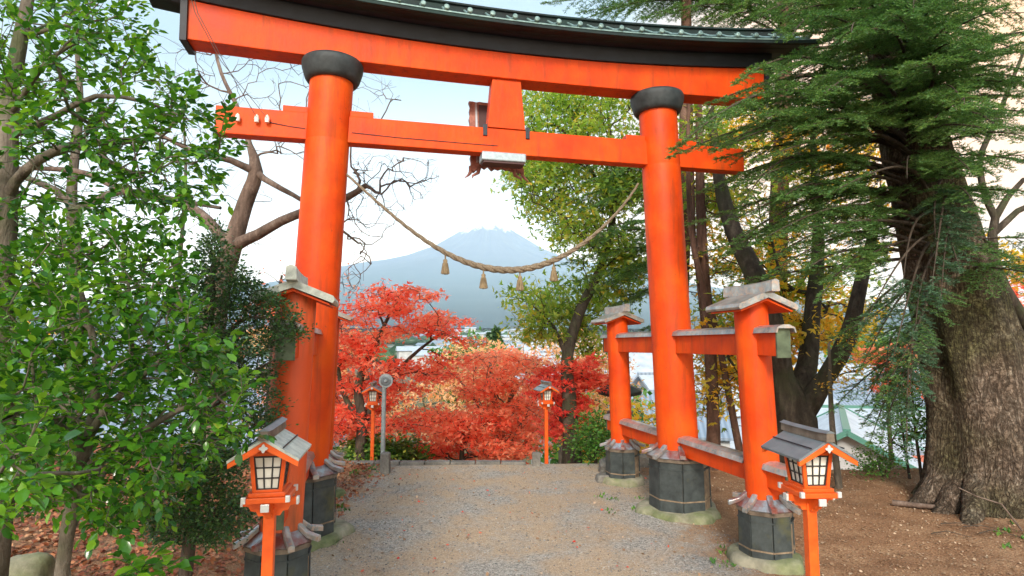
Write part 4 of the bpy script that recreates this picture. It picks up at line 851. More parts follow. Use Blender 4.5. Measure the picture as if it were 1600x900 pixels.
ca = [([b0, A(2,700,3.2), A(0,480,3.1), A(10,310,3.0), A(16,150,3.0), A(40,20,3.0), A(60,-90,3.0)], [.075,.07,.06,.05,.042,.03,.015]),
      ([A(8,300,3.0), A(60,250,2.9), A(120,225,2.9), A(190,222,2.95), A(250,215,3)], [.03,.024,.02,.014,.006]), ([A(12,215,3.0), A(90,180,2.9), A(150,150,2.8), A(230,160,2.9), A(300,190,3)], [.022,.016,.012,.009,.004]),
      ([A(30,60,3.0), A(100,40,2.9), A(170,30,2.9)], [.016,.01,.005]), ([A(14,180,3.0), A(80,90,2.8), A(140,60,2.8)], [.016,.01,.005])]
sprigs(ca, np.concatenate([region(up1, 2.3, 3.7, 470), region(up2, 2.3, 3.6, 70)]), 'tall glossy evergreen with a grey trunk at the left edge, branches against the sky')
b0 = G(100, 2.9)
cb = [([b0, A(110,800,2.7), A(140,680,2.6), A(150,560,2.6), A(120,430,2.6)], [.035,.03,.024,.018,.01]), ([A(120,740,2.7), A(200,690,2.5), A(280,640,2.4), A(340,620,2.4)], [.02,.015,.01,.005]), ([A(140,660,2.6), A(220,590,2.5), A(290,530,2.5)], [.018,.012,.005]), ([A(130,700,2.6), A(60,640,2.3), A(0,660,2.1)], [.018,.012,.006])]
sprigs(cb, np.concatenate([region(lo1, 2.1, 3.8, 1500), region([(-20,600),(90,620),(70,740),(-20,800)], 1.25, 1.8, 22)]), 'dense low glossy evergreen shrub filling the lower left foreground')
b0 = G(330, 2.5); 
sprigs([([A(215, 1000, 2.3), A(225,890,2.2)], [.008, .005])], region([(195,880),(250,868),(285,872),(250,893),(205,900)], 2.0, 2.3, 7), 'low glossy seedling at the bottom edge left of the lantern post', name='seedling', ls=.06)

# ------------------------------------------------------------------ conifers
def fir_branch(p0, p1, width, acc, wood, sagk=.18, dens=1.0, needle=.024, upn=.35):
    p0, p1 = np.array(p0), np.array(p1); L = np.linalg.norm(p1 - p0); n = max(4, int(L / .10)); pts = []
    off = RNG.normal(0, .04 * L, 3); bow = np.array([0, 0, sagk * L])
    for i in range(n + 1):
        t = i / n; pts.append(p0 + (p1 - p0) * t + bow * math.sin(math.pi * t) * .6 + off * math.sin(math.pi * t))
    pts = np.array(pts); wood.append((pts, np.linspace(.010 + .012 * L / 2, .003, n + 1)))
    d = unit(np.gradient(pts, axis=0)); roll = RNG.normal(0, .55)
    for i in range(max(2, int(.22 * n)), n + 1):
        t = i / n
        for s in (-1, 1):
            if RNG.random() < .12: continue
            sl = width * math.sin(math.pi * min(1, .22 + .80 * t)) ** .8 * RNG.uniform(.55, 1.15) * (1 if t < .97 else .6)
            side = unit(np.cross(d[i], [math.sin(roll) * .6, 0, 1.])) * s; sdv = unit(d[i] * .75 + side + np.array([0, 0, -.20 + RNG.normal(0, .22)]))
            m_ = max(2, int(sl / .055 * dens)); q0 = pts[i]; line = []
            for j in range(m_ + 1):
                qq = j / m_; line.append(q0 + sdv * sl * qq + np.array([0, 0, -.10 * sl * qq * qq]))
            wood.append((np.array(line), np.linspace(.0035, .0016, m_ + 1)))
            acc.append((q0, line[-1]))
            sd2 = unit(np.cross(sdv, [0, 0, 1.]))
            for j in range(1, m_ + 1):
                for s2 in (-1, 1):
                    ll = .075 * RNG.uniform(.6, 1.3) * (1.15 - .5 * j / m_); e = line[j] + unit(sdv * .8 + sd2 * s2 + np.array([0, 0, RNG.normal(0, .15)])) * ll; acc.append((line[j], e))
        if i == n: acc.append((pts[i - 1], pts[i] + d[i] * .08))
def pix(P):
    z = P[:, 2] - EYE; c, s_ = math.cos(PITCH), math.sin(PITCH); d = P[:, 1] * c + z * s_
    return 800 + FPX * P[:, 0] / d, 450 - FPX * (-P[:, 1] * s_ + z * c) / d
def open_air(mid):      # the old fir is bare of sprays along two stretches of its trunk
    u, v = pix(mid); g = (mid[:, 1] < 7) & (((np.abs(u - 1396) < 40) & (np.abs(v - 245) < 48)) | ((np.abs(u - 1425) < 40) & (np.abs(v - 385) < 52)))
    return ~g
def needles_from(acc, size, per_m, base):
    mid = np.array([(np.array(x[0]) + np.array(x[1])) / 2 for x in acc]); ok = open_air(mid); acc = [x for x, k in zip(acc, ok) if k]
    a = np.array([x[0] for x in acc]); b_ = np.array([x[1] for x in acc]); L = np.linalg.norm(b_ - a, axis=1); cnt = np.maximum(3, (L * per_m).astype(int))
    idx = np.repeat(np.arange(len(a)), cnt); t = RNG.random(len(idx))[:, None]; P = a[idx] + (b_[idx] - a[idx]) * t; d = unit(b_[idx] - a[idx])
    sd2 = unit(np.cross(d, np.array([0, 0, 1.]) + RNG.normal(0, .2, d.shape))); sg = np.where(RNG.random(len(idx)) < .5, -1, 1)[:, None]
    upv = np.cross(sd2, d); D = unit(d * .65 + sd2 * sg * RNG.uniform(.5, 1.1, (len(idx), 1)) + upv * RNG.uniform(-.15, .7, (len(idx), 1)))
    return leaves_geo(P - base, D, unit(upv + RNG.normal(0, .5, d.shape)), size * RNG.uniform(.7, 1.2, len(idx)), 'needle')
def wood_mesh(wood, base):
    ok = open_air(np.array([w_[0].mean(0) for w_ in wood])); wood = [w_ for w_, k in zip(wood, ok) if k or len(w_[0]) > 14]
    V, F, b_ = [], [], 0
    for pts, r in wood:
        k = len(pts); s = 3 if r[0] < .006 else 5; d = unit(np.gradient(pts, axis=0)); up_ = np.array([0.13, .21, 1.]); a = unit(np.cross(d, up_)); c = np.cross(d, a); an = np.arange(s) * 2 * np.pi / s
        V.append((pts[:, None] + r[:, None, None] * (np.cos(an)[None, :, None] * a[:, None] + np.sin(an)[None, :, None] * c[:, None]) - base).reshape(-1, 3))
        I = b_ + np.arange(k * s).reshape(k, s); J = np.roll(I, -1, 1); F.append(np.stack([I[:-1], J[:-1], J[1:], I[1:]], -1).reshape(-1, 4)); b_ += k * s
    return np.concatenate(V), np.concatenate(F)
def fir_tree(label, root_pos, trunk, branches, size=.026, per_m=150, mat='fir', wmul=1.0, bark_m='bark_red', name='fir_tree', dens=1.0, rough=0.):
    base = np.array(root_pos); root = empty(name, Vector(base), 0, label, 'fir tree')
    P, par, rad, _, _ = grow(trunk, np.zeros((0, 3)), .01, .12 if rough else .2); V, F = skeleton_mesh(P - base, par, rad, nthick=24 if rough else 10, rough=rough, rs=2.); tr = np_mesh('trunk', V, F, M[bark_m], root, smooth=True)
    big = P[rad > .02]; groups = {}
    for bspec in branches:
        p1, wd, mt = np.array(bspec[0]), bspec[1], (bspec[2] if len(bspec) > 2 else mat)
        if len(bspec) > 3: p0 = np.array(bspec[3])
        else:
            dz = np.abs(big[:, 2] - (p1[2] + .10 * np.linalg.norm(p1[:2] - big[0][:2]) + .1)); p0 = big[int(np.argmin(dz))]
        acc, wood = groups.setdefault(mt, ([], [])); fir_branch(p0, p1, wd * wmul, acc, wood, dens=dens)
    for mt, (acc, wood) in groups.items():
        V, F = wood_mesh(wood, base); np_mesh('branches', V, F, M['bark_twig'], root, smooth=True)
        V, F = needles_from(acc, size, per_m, base); np_mesh('crown', V, F, M[mt], root)
    return root
# the huge fir on the right
TY = 7.0
tb = np.array([A(1552, 820, TY)[0], TY, -.15])
trunk = [([tb, A(1552,770,TY), A(1545,700,TY), A(1532,600,TY), A(1506,500,TY), A(1475,400,TY), A(1450,300,TY), A(1425,200,TY), A(1400,60,TY), A(1380,-150,TY), A(1370,-500,TY)], [.86,.72,.61,.54,.48,.43,.39,.35,.32,.27,.15])]
br = []
def B(u, v, Y, wd=.42, mt='fir', st=None):
    for k in range(2 if RNG.random() < .4 else 1):
        j = RNG.normal(0, 1, 3) * (0 if k == 0 else 1)
        br.append((A(u + j[0] * 38, v + j[1] * 26, Y + j[2] * .35), wd, mt) + ((st,) if st is not None else ()))
RNG = np.random.default_rng(5)
# sprays reaching left across the gate end
for u, v, Y in ((1048,245,5.6),(1085,190,5.4),(1120,235,5.2),(1110,160,5.7),(1150,130,5.4),(1190,180,5.0),(1150,290,5.5),(1095,300,6.0),(1080,350,6.2),(1130,350,5.6),(1180,250,5.0),(1210,120,5.0),(1235,60,5.2),(1260,20,5.4),(1300,-20,5.4),(1220,310,5.1),(1250,200,4.8),(1280,120,4.8),(1330,60,4.7),(1390,20,4.7),
                (1130,400,6.0),(1180,380,5.4),(1240,360,5.0),(1200,430,5.6),(1150,440,6.4),(1260,420,5.2),(1100,395,6.8),(1300,300,4.8),(1420,100,4.6),(1290,440,5.6),):
    B(u, v, Y, .44)
for u, v, Y in ((1300,250,7.6),(1240,320,7.8),(1250,140,8),(1180,60,8.0),(1200,200,8.3),(1330,90,7.8),(1280,380,8)): B(u, v, Y, .55)
# hanging pale sprays on the trunk
for u, v, Y, st in ((1395,560,5.6,(1450,380,6.4)),(1430,520,5.5,(1490,360,6.3)),(1470,470,5.4,(1500,330,6.3)),(1375,620,5.9,(1440,430,6.4)),(1420,640,6.2,(1450,470,6.5)),(1340,585,6.4,(1440,430,6.6)),(1500,420,5.4,(1480,300,6.4)),(1360,690,6.8,(1440,560,6.9)),(1310,560,6.9,(1440,420,6.9)),(1465,400,5.5,(1470,280,6.4)),(1410,450,5.4,(1460,330,6.4)),(1300,640,7.2,(1440,540,7.1)),(1345,640,7.0,(1440,500,7.0)),(1385,660,6.6,(1445,530,6.8))):
    B(u, v, Y, .34, 'fir_pale' if u > 1380 else 'fir', A(*st))
# branches passing to the right and upper right
for u, v, Y in ((1620,300,5.4),(1640,180,5.3),(1600,250,5.2),(1560,200,5.0),(1500,150,4.8),(1540,80,4.9),(1620,60,5.0),(1480,40,4.8),(1570,10,4.9),(1680,380,6.0),(1530,330,5.3),(1570,400,5.6),(1450,150,4.9),(1500,-20,4.8),(1400,-40,4.8),(1650,440,5.8),(1600,150,5.6),(1520,270,5.0),(1560,60,5.2),(1610,110,5.6),(1590,-10,5.2),(1630,20,5.6),(1650,120,5.8),(1540,0,5.6),(1600,200,6.2),(1640,240,6.0),(1560,130,6.0),(1240,-20,5.6),(1215,30,6.0)):
    B(u, v, Y, .42)
fir = fir_tree('huge old fir with flaky mossy bark at the right edge, drooping sprays over the gate', tb, trunk, br, size=.026, per_m=300, bark_m='bark_fir', rough=.16)
# root flares
base = np.array(fir.location)
for k, (u, v, Y, r_) in enumerate(((1398,776,7.0,.26),(1442,798,6.6,.20),(1500,826,6.1,.16))):
    e = A(u, v, Y); e[2] = -.02; b_ = MB(); c0 = tb + np.array([(e[0] - tb[0]) * .34, (e[1] - tb[1]) * .34, .55]); pts = []
    for i in range(12):
        t = i / 11; q = c0 + (e - c0) * t; q[2] = .52 * (1 - t) ** 1.9 - .05; pts.append(Vector(q - base))
    b_.tube(pts, [r_ * (.95 - .72 * i / 11) for i in range(12)], 20); b_.build('root_flare', M['bark_fir'], fir)
# second, third conifer behind the gate
RNG = np.random.default_rng(9)
Yb = 11.6; tb2 = G(1060, Yb)
br2 = [(A(u, v, Y), .7) for u, v, Y in ((860,330,11.4),(915,285,11.2),(930,455,11.1),(890,395,11.0),(1020,380,10.9),(960,250,11.2),(1110,300,11.0),(1100,440,11.0),(1180,300,11.2),(880,270,11.3),(905,330,11.0),(870,415,11.2),(900,440,11.2),(930,370,10.8),(950,280,11.0),(960,440,11),(1000,330,11),(985,240,11.4),(985,400,11.3),(950,480,11.3),(1000,460,11),(940,320,12.2),(1150,420,11.4),(1140,330,11.6),(1160,250,11.8),(1010,180,12),(1120,190,11.6),(1180,360,12.2),(1195,440,12.2),(990,540,11.6),(1010,520,11.2),(1130,480,11.4))]
fir_tree('dark fir with level layered branches behind the right main pillar', tb2, [([tb2, A(1062,500,Yb), A(1070,300,Yb), A(1072,60,Yb), A(1075,-200,Yb)], [.2,.17,.14,.11,.06])], br2, size=.045, per_m=130, dens=.65)
RNG = np.random.default_rng(10)
Yb = 10.8; tb3 = G(1200, 12.4)
br3 = [(A(u, v, Y), .75) for u, v, Y in ((850,5,11.5),(870,-20,11.5),(905,20,11.4),(950,15,11.2),(1000,30,11.2),(1050,20,11.2),(1100,30,11.2),(1150,10,11.2),(930,-30,11.6),(1000,-30,11.4),(1080,-30,11.4),(1180,20,11.6),(1230,60,12),(1290,90,12),(1320,20,12),(1260,150,12.4),(1330,200,12.4),(1400,120,12.6),(1240,260,12.4),(1340,300,12.4),(1420,200,12.8),(880,40,12),(1260,-20,12),(1120,-60,12),(1480,60,13),(1560,120,13),(1500,250,13),(1600,30,13),(1490,-10,12.6),(1540,30,12.8),(1590,80,13),(1640,10,13),(1650,100,13),(1560,190,13),(1620,160,13),(1510,120,12.6),(1450,0,12.6),(1640,220,13))]
fir_tree('tall fir whose high dark branches show above the black gate roof', tb3, [([tb3, A(1215,400,12.4), A(1225,100,12.4), A(1230,-300,12.4)], [.24,.2,.16,.08])], br3, size=.045, per_m=130, dens=.65)
# far right thin dark tree with crooked limbs
b0 = G(1640, 8.2, -.1); b0[2] = .1
make_tree('crooked_tree', 'thin crooked dark tree at the right edge beyond the fir, catching the low sunlight', 'crooked tree',
  [([b0, A(1630,560,8.2), A(1560,430,8.2), A(1555,340,8.2), A(1600,280,8.2)], [.09,.08,.07,.05,.03]), ([A(1556,360,8.2), A(1590,330,8.2), A(1660,300,8.2)], [.05,.04,.03]), ([A(1556,350,8.2), A(1530,260,8.3), A(1560,180,8.4), A(1600,80,8.4)], [.05,.04,.035,.02])],
  pads(region([(1520,380),(1680,380),(1680,440),(1560,440)], 8.4, 10, 14), .4, .12, 8), M['bark_dark'], M['gold_leaf'], 'maple', .08, 6, spread=.12, step=.2)
#@@PART4
RNG = np.random.default_rng(21)
# ------------------------------------------------------------------ loose stuff on the ground
def scatter(name, label, n, xr, yr, mask, mat, tpl, size, tilt=.35, cat=None, lift=.008):
    x = RNG.uniform(*xr, n * 3); y = RNG.uniform(*yr, n * 3); k = np.array([mask(a, b) > RNG.random() for a, b in zip(x, y)]); x, y = x[k][:n], y[k][:n]
    z = np.array([T(a, b) for a, b in zip(x, y)])
    for i in range(len(x)):
        k_ = .018 + .03 * min(1, max(0, (abs(x[i]) - 2) / 2)); z[i] += k_ * (mnoise.noise(Vector((x[i] * .8, y[i] * .8, 0))) + .5 * mnoise.noise(Vector((x[i] * 2.3, y[i] * 2.3, 3)))) + .006
    n = len(x); a = RNG.random(n) * 6.283; D = np.stack([np.cos(a), np.sin(a), RNG.normal(0, .12, n)], -1); Nn = unit(RNG.normal(0, tilt, (n, 3)) + np.array([0, 0, 1.]))
    V, F = leaves_geo(np.stack([x, y, z + lift * RNG.random(n)], -1), D, Nn, size * RNG.uniform(.5, 1.3, n), tpl); o = np_mesh(name, V, F, mat); tag(o, label, cat, kind='stuff')
sm = lambda a, lo, hi: min(1, max(0, (a - lo) / (hi - lo)))
scatter('leaf_litter', 'thick russet leaf litter on the bank under the left shrubs', 26000, (-7, -1.6), (2.2, 10), lambda x, y: sm(-x, 1.75, 2.5), M['litter'], 'litter', .045, .6, 'leaf litter', .03)
scatter('leaf_litter', 'brown leaf and needle litter on the dirt right of the gate', 14000, (1.7, 9), (3.2, 9), lambda x, y: sm(x, 1.9, 3) * .5, M['litter_pale'], 'litter', .020, .5, 'leaf litter', .008)
scatter('leaf_litter', 'pale fallen leaves sprinkled on the gravel path and dirt', 1500, (-2.5, 7), (3, 9.6), lambda x, y: .35 + .65 * sm(-x, .8, 2.2), M['litter_pale'], 'litter', .030, .4, 'leaf litter')
scatter('leaf_litter', 'scattered small red leaves on the gravel path', 160, (-2.5, 2.2), (3, 9.6), lambda x, y: .4, M['maple_dark'], 'litter', .030, .4, 'leaf litter')
# gravel: small stones
ic = np.array([(0, 0, 1), (.9, 0, .3), (.28, .85, .3), (-.72, .53, .3), (-.72, -.53, .3), (.28, -.85, .3), (0, 0, -.4)]); icf = np.array([(0, 1, 2), (0, 2, 3), (0, 3, 4), (0, 4, 5), (0, 5, 1), (6, 2, 1), (6, 3, 2), (6, 4, 3), (6, 5, 4), (6, 1, 5)])
n = 16000; x = RNG.uniform(-2.3, 2.2, n); y = 3.2 + 6.4 * RNG.random(n) ** 1.2; s = .0045 + .006 * RNG.random(n) ** 3; rot = RNG.random(n) * 6.283
zz = np.array([T(a, b) + .018 * (mnoise.noise(Vector((a * .8, b * .8, 0))) + .5 * mnoise.noise(Vector((a * 2.3, b * 2.3, 3)))) + .005 * mnoise.noise(Vector((a * 9, b * 9, 7))) for a, b in zip(x, y)])
jit = 1 + RNG.normal(0, .18, (n, 7, 3)); v = ic[None] * jit * s[:, None, None]; cs, sn_ = np.cos(rot)[:, None], np.sin(rot)[:, None]
V = np.stack([v[:, :, 0] * cs - v[:, :, 1] * sn_ * 1.3 + x[:, None], v[:, :, 0] * sn_ + v[:, :, 1] * cs * 1.3 + y[:, None], v[:, :, 2] * .7 + zz[:, None] + .001], -1).reshape(-1, 3)
F = (icf[None] + (np.arange(n) * 7)[:, None, None]).reshape(-1, 3)
m = new_mat('loose_gravel'); g = N(m, 'ShaderNodeNewGeometry').outputs['Random Per Island']; finish(m, ramp(m, g, [(.1, (.10, .10, .10)), (.5, (.22, .22, .21)), (.85, (.36, .34, .31)), (.98, (.5, .48, .45))]), .85); tag(np_mesh('gravel', V, F, m), 'loose grey gravel stones over the path', 'gravel', kind='stuff')
# grass tufts
P_, D_, N_, S_ = [], [], [], []
for k in range(46):
    u, v = (RNG.uniform(540, 600), RNG.uniform(724, 740)) if k < 10 else (RNG.uniform(500, 545), RNG.uniform(760, 850)) if k < 18 else (RNG.uniform(1560, 1640), RNG.uniform(825, 860)) if k < 28 else (RNG.uniform(1120, 1150), RNG.uniform(840, 870)) if k < 34 else (RNG.uniform(930, 1010), RNG.uniform(765, 790))
    if k >= 40: u, v = RNG.uniform(100, 300), RNG.uniform(800, 890)
    Yg = EYE * FPX / max(60, (v - 540)); x_ = at(u, v, Yg).x
    for j in range(9):
        P_.append((x_ + RNG.normal(0, .04), Yg + RNG.normal(0, .04), T(x_, Yg))); D_.append(unit(np.array([RNG.normal(0, .5), RNG.normal(0, .5), 1.]))); N_.append(unit(RNG.normal(0, 1, 3))); S_.append(RNG.uniform(.02, .055))
V, F = leaves_geo(np.array(P_), np.array(D_), np.array(N_), np.array(S_), 'small'); tag(np_mesh('grass_tufts', V, F, M['bush_green']), 'sparse green grass tufts at the edges of the path', 'grass', kind='stuff')
# undergrowth on the slope beyond the plateau edge
n = 30000; x = RNG.uniform(-14, 16, n); y = 9.9 + 20 * RNG.random(n) ** 1.3; k = np.abs(x) > 1.6; x, y = x[k], y[k]; n = len(x); z = terrain(x, y)
a = RNG.random(n) * 6.283; V, F = leaves_geo(np.stack([x, y, z + RNG.random(n) * .25], -1), np.stack([np.cos(a), np.sin(a), RNG.random(n)], -1), unit(RNG.normal(0, .6, (n, 3)) + np.array([0, 0, 1.])), RNG.uniform(.03, .08, n), 'small')
tag(np_mesh('undergrowth', V, F, M['green_leaf']), 'mixed low autumn undergrowth on the slope below the path', 'undergrowth', kind='stuff')
# rocks on the left bank
for i, (u, v, Y, s_, lb) in enumerate(((30, 880, 4.1, (.36, .30, .36), 'large mossy grey rock in the bottom left corner'), (165, 905, 3.3, (.22, .2, .18), 'smaller brown rock right of the large mossy rock'), (240, 885, 4.1, (.20, .16, .14), 'small dark rock under the low dark shrub'))):
    p = at(u, v, Y); bm_ = bmesh.new(); bmesh.ops.create_icosphere(bm_, subdivisions=4, radius=.5)
    for vv in bm_.verts:
        q = vv.co * 2; f_ = min(1 / max(.001, abs(q.x * .9 + q.z * .45)), 1 / max(.001, abs(q.y + .3 * q.x)), 1 / max(.001, abs(q.z * .95 - .35 * q.x)), 1.15) * .78
        q = q * f_; q *= 1 + .16 * mnoise.noise(q * 1.8 + Vector((i * 5, 0, 0))) + .05 * mnoise.noise(q * 6); vv.co = Vector((q.x * s_[0], q.y * s_[1], q.z * s_[2]))
    me = bpy.data.meshes.new('rock'); bm_.to_mesh(me); me.polygons.foreach_set('use_smooth', [True] * len(me.polygons)); me.materials.append(M['moss'] if i != 1 else M['stone']); o = bpy.data.objects.new('rock', me); C.objects.link(o); o.location = (p.x, p.y, max(T(p.x, p.y) + s_[2] * .3, 0)); tag(o, lb, 'rock')
# fallen branch and sticks by the fir
def stick(name, pts, r, lb, mt='bark_twig'):
    pts = [Vector(p) for p in pts]; o0 = pts[0].copy(); b = MB(); b.tube([p - o0 for p in pts], [r * (1 - .5 * i / (len(pts) - 1)) for i in range(len(pts))], 8); o = b.build(name, M[mt], None, 0, o0); tag(o, lb, 'branch')
gz = lambda u, v: (lambda Y: (at(u, v, Y).x, Y, T(at(u, v, Y).x, Y) + .03))(EYE * FPX / (v - 540) * 1.0)
stick('fallen_branch', [gz(1395,790), gz(1430,795), gz(1470,800), gz(1492,803)], .035, 'thick fallen branch lying at the left foot of the huge fir', 'bark_pink')
q = gz(1598, 838); stick('bent_stick', [q, (q[0] - .10, q[1] + .1, .35), A(1525,775,6.0), A(1498,762,6.05)], .009, 'long pale bent stick leaning on the huge fir trunk', 'bark_pink')
for k, (u, v) in enumerate(((1470,822),(1505,828),(1455,835),(1530,838))):
    a_ = gz(u, v); stick('dead_twig', [a_, (a_[0] + .16, a_[1] - .05 + .03 * k, a_[2] + .02), (a_[0] + .30, a_[1] - .12, a_[2])], .006, ('short dead twig nearest the thick fallen branch', 'dead twig under the hollow of the fir roots', 'lowest dead twig on the open dirt', 'dead twig farthest right at the fir root')[k])
# two overhead wires reaching the gate beam
ww = empty('overhead_wires', Vector(GM @ Vector((-2.52, -.13, 4.2))), 0, 'thin slack wires running from the gate beam insulators up past the left roof end', 'wires')
for q_ in (0, 1):
    b = MB(); p1 = GM @ Vector((-2.52 - .10 * q_, -.14, 4.22)); p0 = A(283 + 6 * q_, -60, 4.6); o0 = ww.location; b.tube([Vector(p1) - o0, Vector(A(345 + q_ * 4, 95, 5.25)) - o0, Vector(A(305 + q_ * 4, 20, 4.9)) - o0, Vector(p0) - o0], .0035, 5); b.build('wire', M['wire'], ww)

# ------------------------------------------------------------------ houses in the valley
m = new_mat('house_plaster'); n1 = noise(m, .6, 4); finish(m, ramp(m, n1, [(.3, (.34, .35, .35)), (.7, (.50, .50, .49))]), .8); M['plaster'] = m
m = new_mat('blue_grey_roofing'); mp = mapping(m, (1, 1, 1)); wv = N(m, 'ShaderNodeTexWave'); wv.inputs['Scale'].default_value = .8; Lk(m, mp, wv.inputs['Vector']); finish(m, ramp(m, wv.outputs['Fac'], [(0, (.18, .23, .29)), (1, (.30, .36, .43))]), .35, .2); M['roof_blue'] = m
m = new_mat('red_roofing'); n1 = noise(m, 2, 4); finish(m, ramp(m, n1, [(.3, (.40, .09, .05)), (.7, (.62, .20, .11))]), .6); M['roof_red'] = m
m = new_mat('green_trim'); finish(m, (.07, .20, .15), .5); M['roof_green'] = m
m = new_mat('white_roofing'); n1 = noise(m, 1, 4); finish(m, ramp(m, n1, [(.3, (.33, .38, .44)), (.7, (.52, .57, .62))]), .5); M['roof_white'] = m
m = new_mat('window_glass_dark'); finish(m, (.05, .07, .09), .15); M['glass'] = m
def house(w_, d_, h_, rmat, label, hip=False, rh=.28, group='houses below the shrine hill', trim=None):
    t = empty('house', (0, 0, 0), 0, label, 'house', group)
    b = MB(); b.rings([[Vector((x, y, z)) for x, y in ((-w_/2, -d_/2), (w_/2, -d_/2), (w_/2, d_/2), (-w_/2, d_/2))] for z in (-3, h_)])
    gh = d_ * rh
    for s in (-1, 1): b.add([(s*w_/2, -d_/2, h_), (s*w_/2, d_/2, h_), (s*w_/2, 0, h_ + gh)], [(0, 1, 2)])
    b.build('wall', M['plaster'], t)
    b = MB(); e = .5
    for s in (-1, 1): b.rings([[Vector((x, s*(d_/2 + e), h_ - e*2*rh)) + Vector((0, 0, q)) for x in (-w_/2 - e, w_/2 + e)] + [Vector((x, s*-.001, h_ + gh)) + Vector((0, 0, q)) for x in (w_/2 + e, -w_/2 - e)] for q in (.02, .20)])
    rf_ = b.build('roof', M[rmat], t); b = MB(); b.box((0, 0, h_ + gh + .2), (w_ + 2*e, .35, .25))
    for s in (-1, 1):
        if trim: b.bar((s*(w_/2 + e), -(d_/2 + e), h_ - e*2*rh + .15), (s*(w_/2 + e), 0, h_ + gh + .15), .25, .25); b.bar((s*(w_/2 + e), (d_/2 + e), h_ - e*2*rh + .15), (s*(w_/2 + e), 0, h_ + gh + .15), .25, .25)
    b.build('ridge', M[trim or 'roof_blue'], rf_)
    for k in range(max(2, int(w_ / 3))):
        for fl in range(max(1, int(h_ / 2.7))):
            x = -w_/2 + (k + .5) * w_ / max(2, int(w_ / 3)); b = MB(); b.box((x, -d_/2 - .02, 1.5 + fl * 2.7), (1.3, .06, 1.1)); f_ = b.build('window', M['glass'], t)
    return t
specs = [(1395, 748, 33, 12, 8, 4, 'roof_red', 'house with a rusty red roof just left of the huge fir trunk', 10, None), (1425, 715, 42, 16, 9, 4.5, 'roof_white', 'low white roofed building with green trim above the rusty red roof', 5, 'roof_green'),
         (1320, 690, 36, 13, 9, 4.5, 'roof_white', 'white gabled house with green trim right of the near right lantern', 62, 'roof_green'), (1270, 665, 50, 18, 10, 5, 'roof_white', 'building with green ribbed roofing behind the forked tree trunk', -12, 'roof_green'),
         (1330, 622, 70, 30, 14, 6, 'roof_blue', 'wide blue grey hall roof seen between the forked tree and fir sprays', 4, None), (1300, 590, 95, 30, 14, 6, 'roof_white', 'pale flat roof above the wide blue grey hall', -8, None), (1360, 570, 120, 34, 16, 6, 'roof_white', 'distant pale roof left of the orange maple', 10, None),
         (1270, 560, 150, 30, 16, 8, 'roof_blue', 'distant blue grey roof right behind the forked limbs', 0, None), (965, 575, 60, 16, 10, 8, 'roof_white', 'white building glimpsed left of the far side post', 8, None), (1000, 640, 48, 12, 9, 5, 'roof_blue', 'grey roofed house glimpsed between the far side post and right main pillar', -10, None),
         (915, 548, 120, 24, 14, 12, 'roof_white', 'pale blocky building above the deep red maple', 0, None), (1130, 610, 55, 16, 10, 5, 'roof_white', 'pale house glimpsed between the braces and the straight red brown trunk', 14, None),
         (360, 640, 30, 10, 8, 5, 'roof_blue', 'blue grey tiled house behind the left shrubs', 20, None), (330, 590, 45, 14, 9, 5, 'roof_blue', 'second tiled house higher behind the left shrubs', -10, None), (120, 560, 40, 14, 9, 6, 'roof_blue', 'tiled house far left seen through evergreen leaves', 0, None), (240, 610, 38, 12, 9, 5, 'roof_white', 'white roofed house seen low through the left evergreen', 12, None)]
for (u, v, Y, w_, d_, h_, rm, lb, rz, tr_) in specs:
    p = at(u, v, Y); t = house(w_, d_, h_, rm, lb, trim=tr_); gh = d_ * .28; t.location = (p.x, p.y, p.z - h_ - gh * .5); t.rotation_euler = (0, 0, R(rz))
    gz_ = T(p.x, p.y)
    if t.location.z > gz_ + 2.5:     # stands on the ground: taller building
        t.scale = (1, 1, 1)
        for ch in t.children:
            if ch.name.startswith('wall'):
                for vv in ch.data.vertices:
                    if vv.co.z < 0: vv.co.z = gz_ - t.location.z - 1
# far town: copies
RNG = np.random.default_rng(31)
far_lb = 'small pale building of the hazy town in the valley'
protos = []
for w_, d_, h_, rm in ((22, 14, 9, 'roof_white'), (34, 18, 7, 'roof_blue'), (16, 12, 12, 'roof_white')):
    t = empty('far_house', (0, 0, 0), 0, far_lb, 'house', 'buildings of the distant town')
    b = MB(); b.box((0, 0, h_ / 2 - 2), (w_, d_, h_ + 4)); b.build('wall', M['plaster'], t)
    b = MB(); b.rings([[Vector((x, y, z)) for y, z in ((-d_/2 - .8, h_ + .02), (d_/2 + .8, h_ + .02), (0, h_ + d_ * .2))] for x in (-w_/2 - .8, w_/2 + .8)]); b.build('roof', M[rm], t); protos.append(t)
used = set()
for k in range(36):     # nearer rows of houses on the valley floor
    Yk = RNG.uniform(75, 330); u = RNG.uniform(1090, 1440) if k % 3 else RNG.uniform(820, 1020); x_ = (u - 800) / FPX * Yk
    i = k % 3; t = protos[i] if i not in used else copy_tree(protos[i]); used.add(i)
    t.location = (x_, Yk, T(x_, Yk)); t.rotation_euler = (0, 0, RNG.uniform(-.6, .6)); s_ = RNG.uniform(.55, .8); t.scale = (s_, s_, s_)
for k in range(250):
    Yk = 420 + 2900 * RNG.random() ** 1.1; u = RNG.uniform(655, 900) if k % 4 else RNG.uniform(1200, 1420); x_ = (u - 800) / FPX * Yk
    i = k % 3; t = protos[i] if i not in used else copy_tree(protos[i]); used.add(i)
    t.location = (x_, Yk, T(x_, Yk)); t.rotation_euler = (0, 0, RNG.uniform(-.5, .5)); s_ = RNG.uniform(.7, 1.5) * (1 + Yk / 3500); t.scale = (s_, s_, s_ * .8)
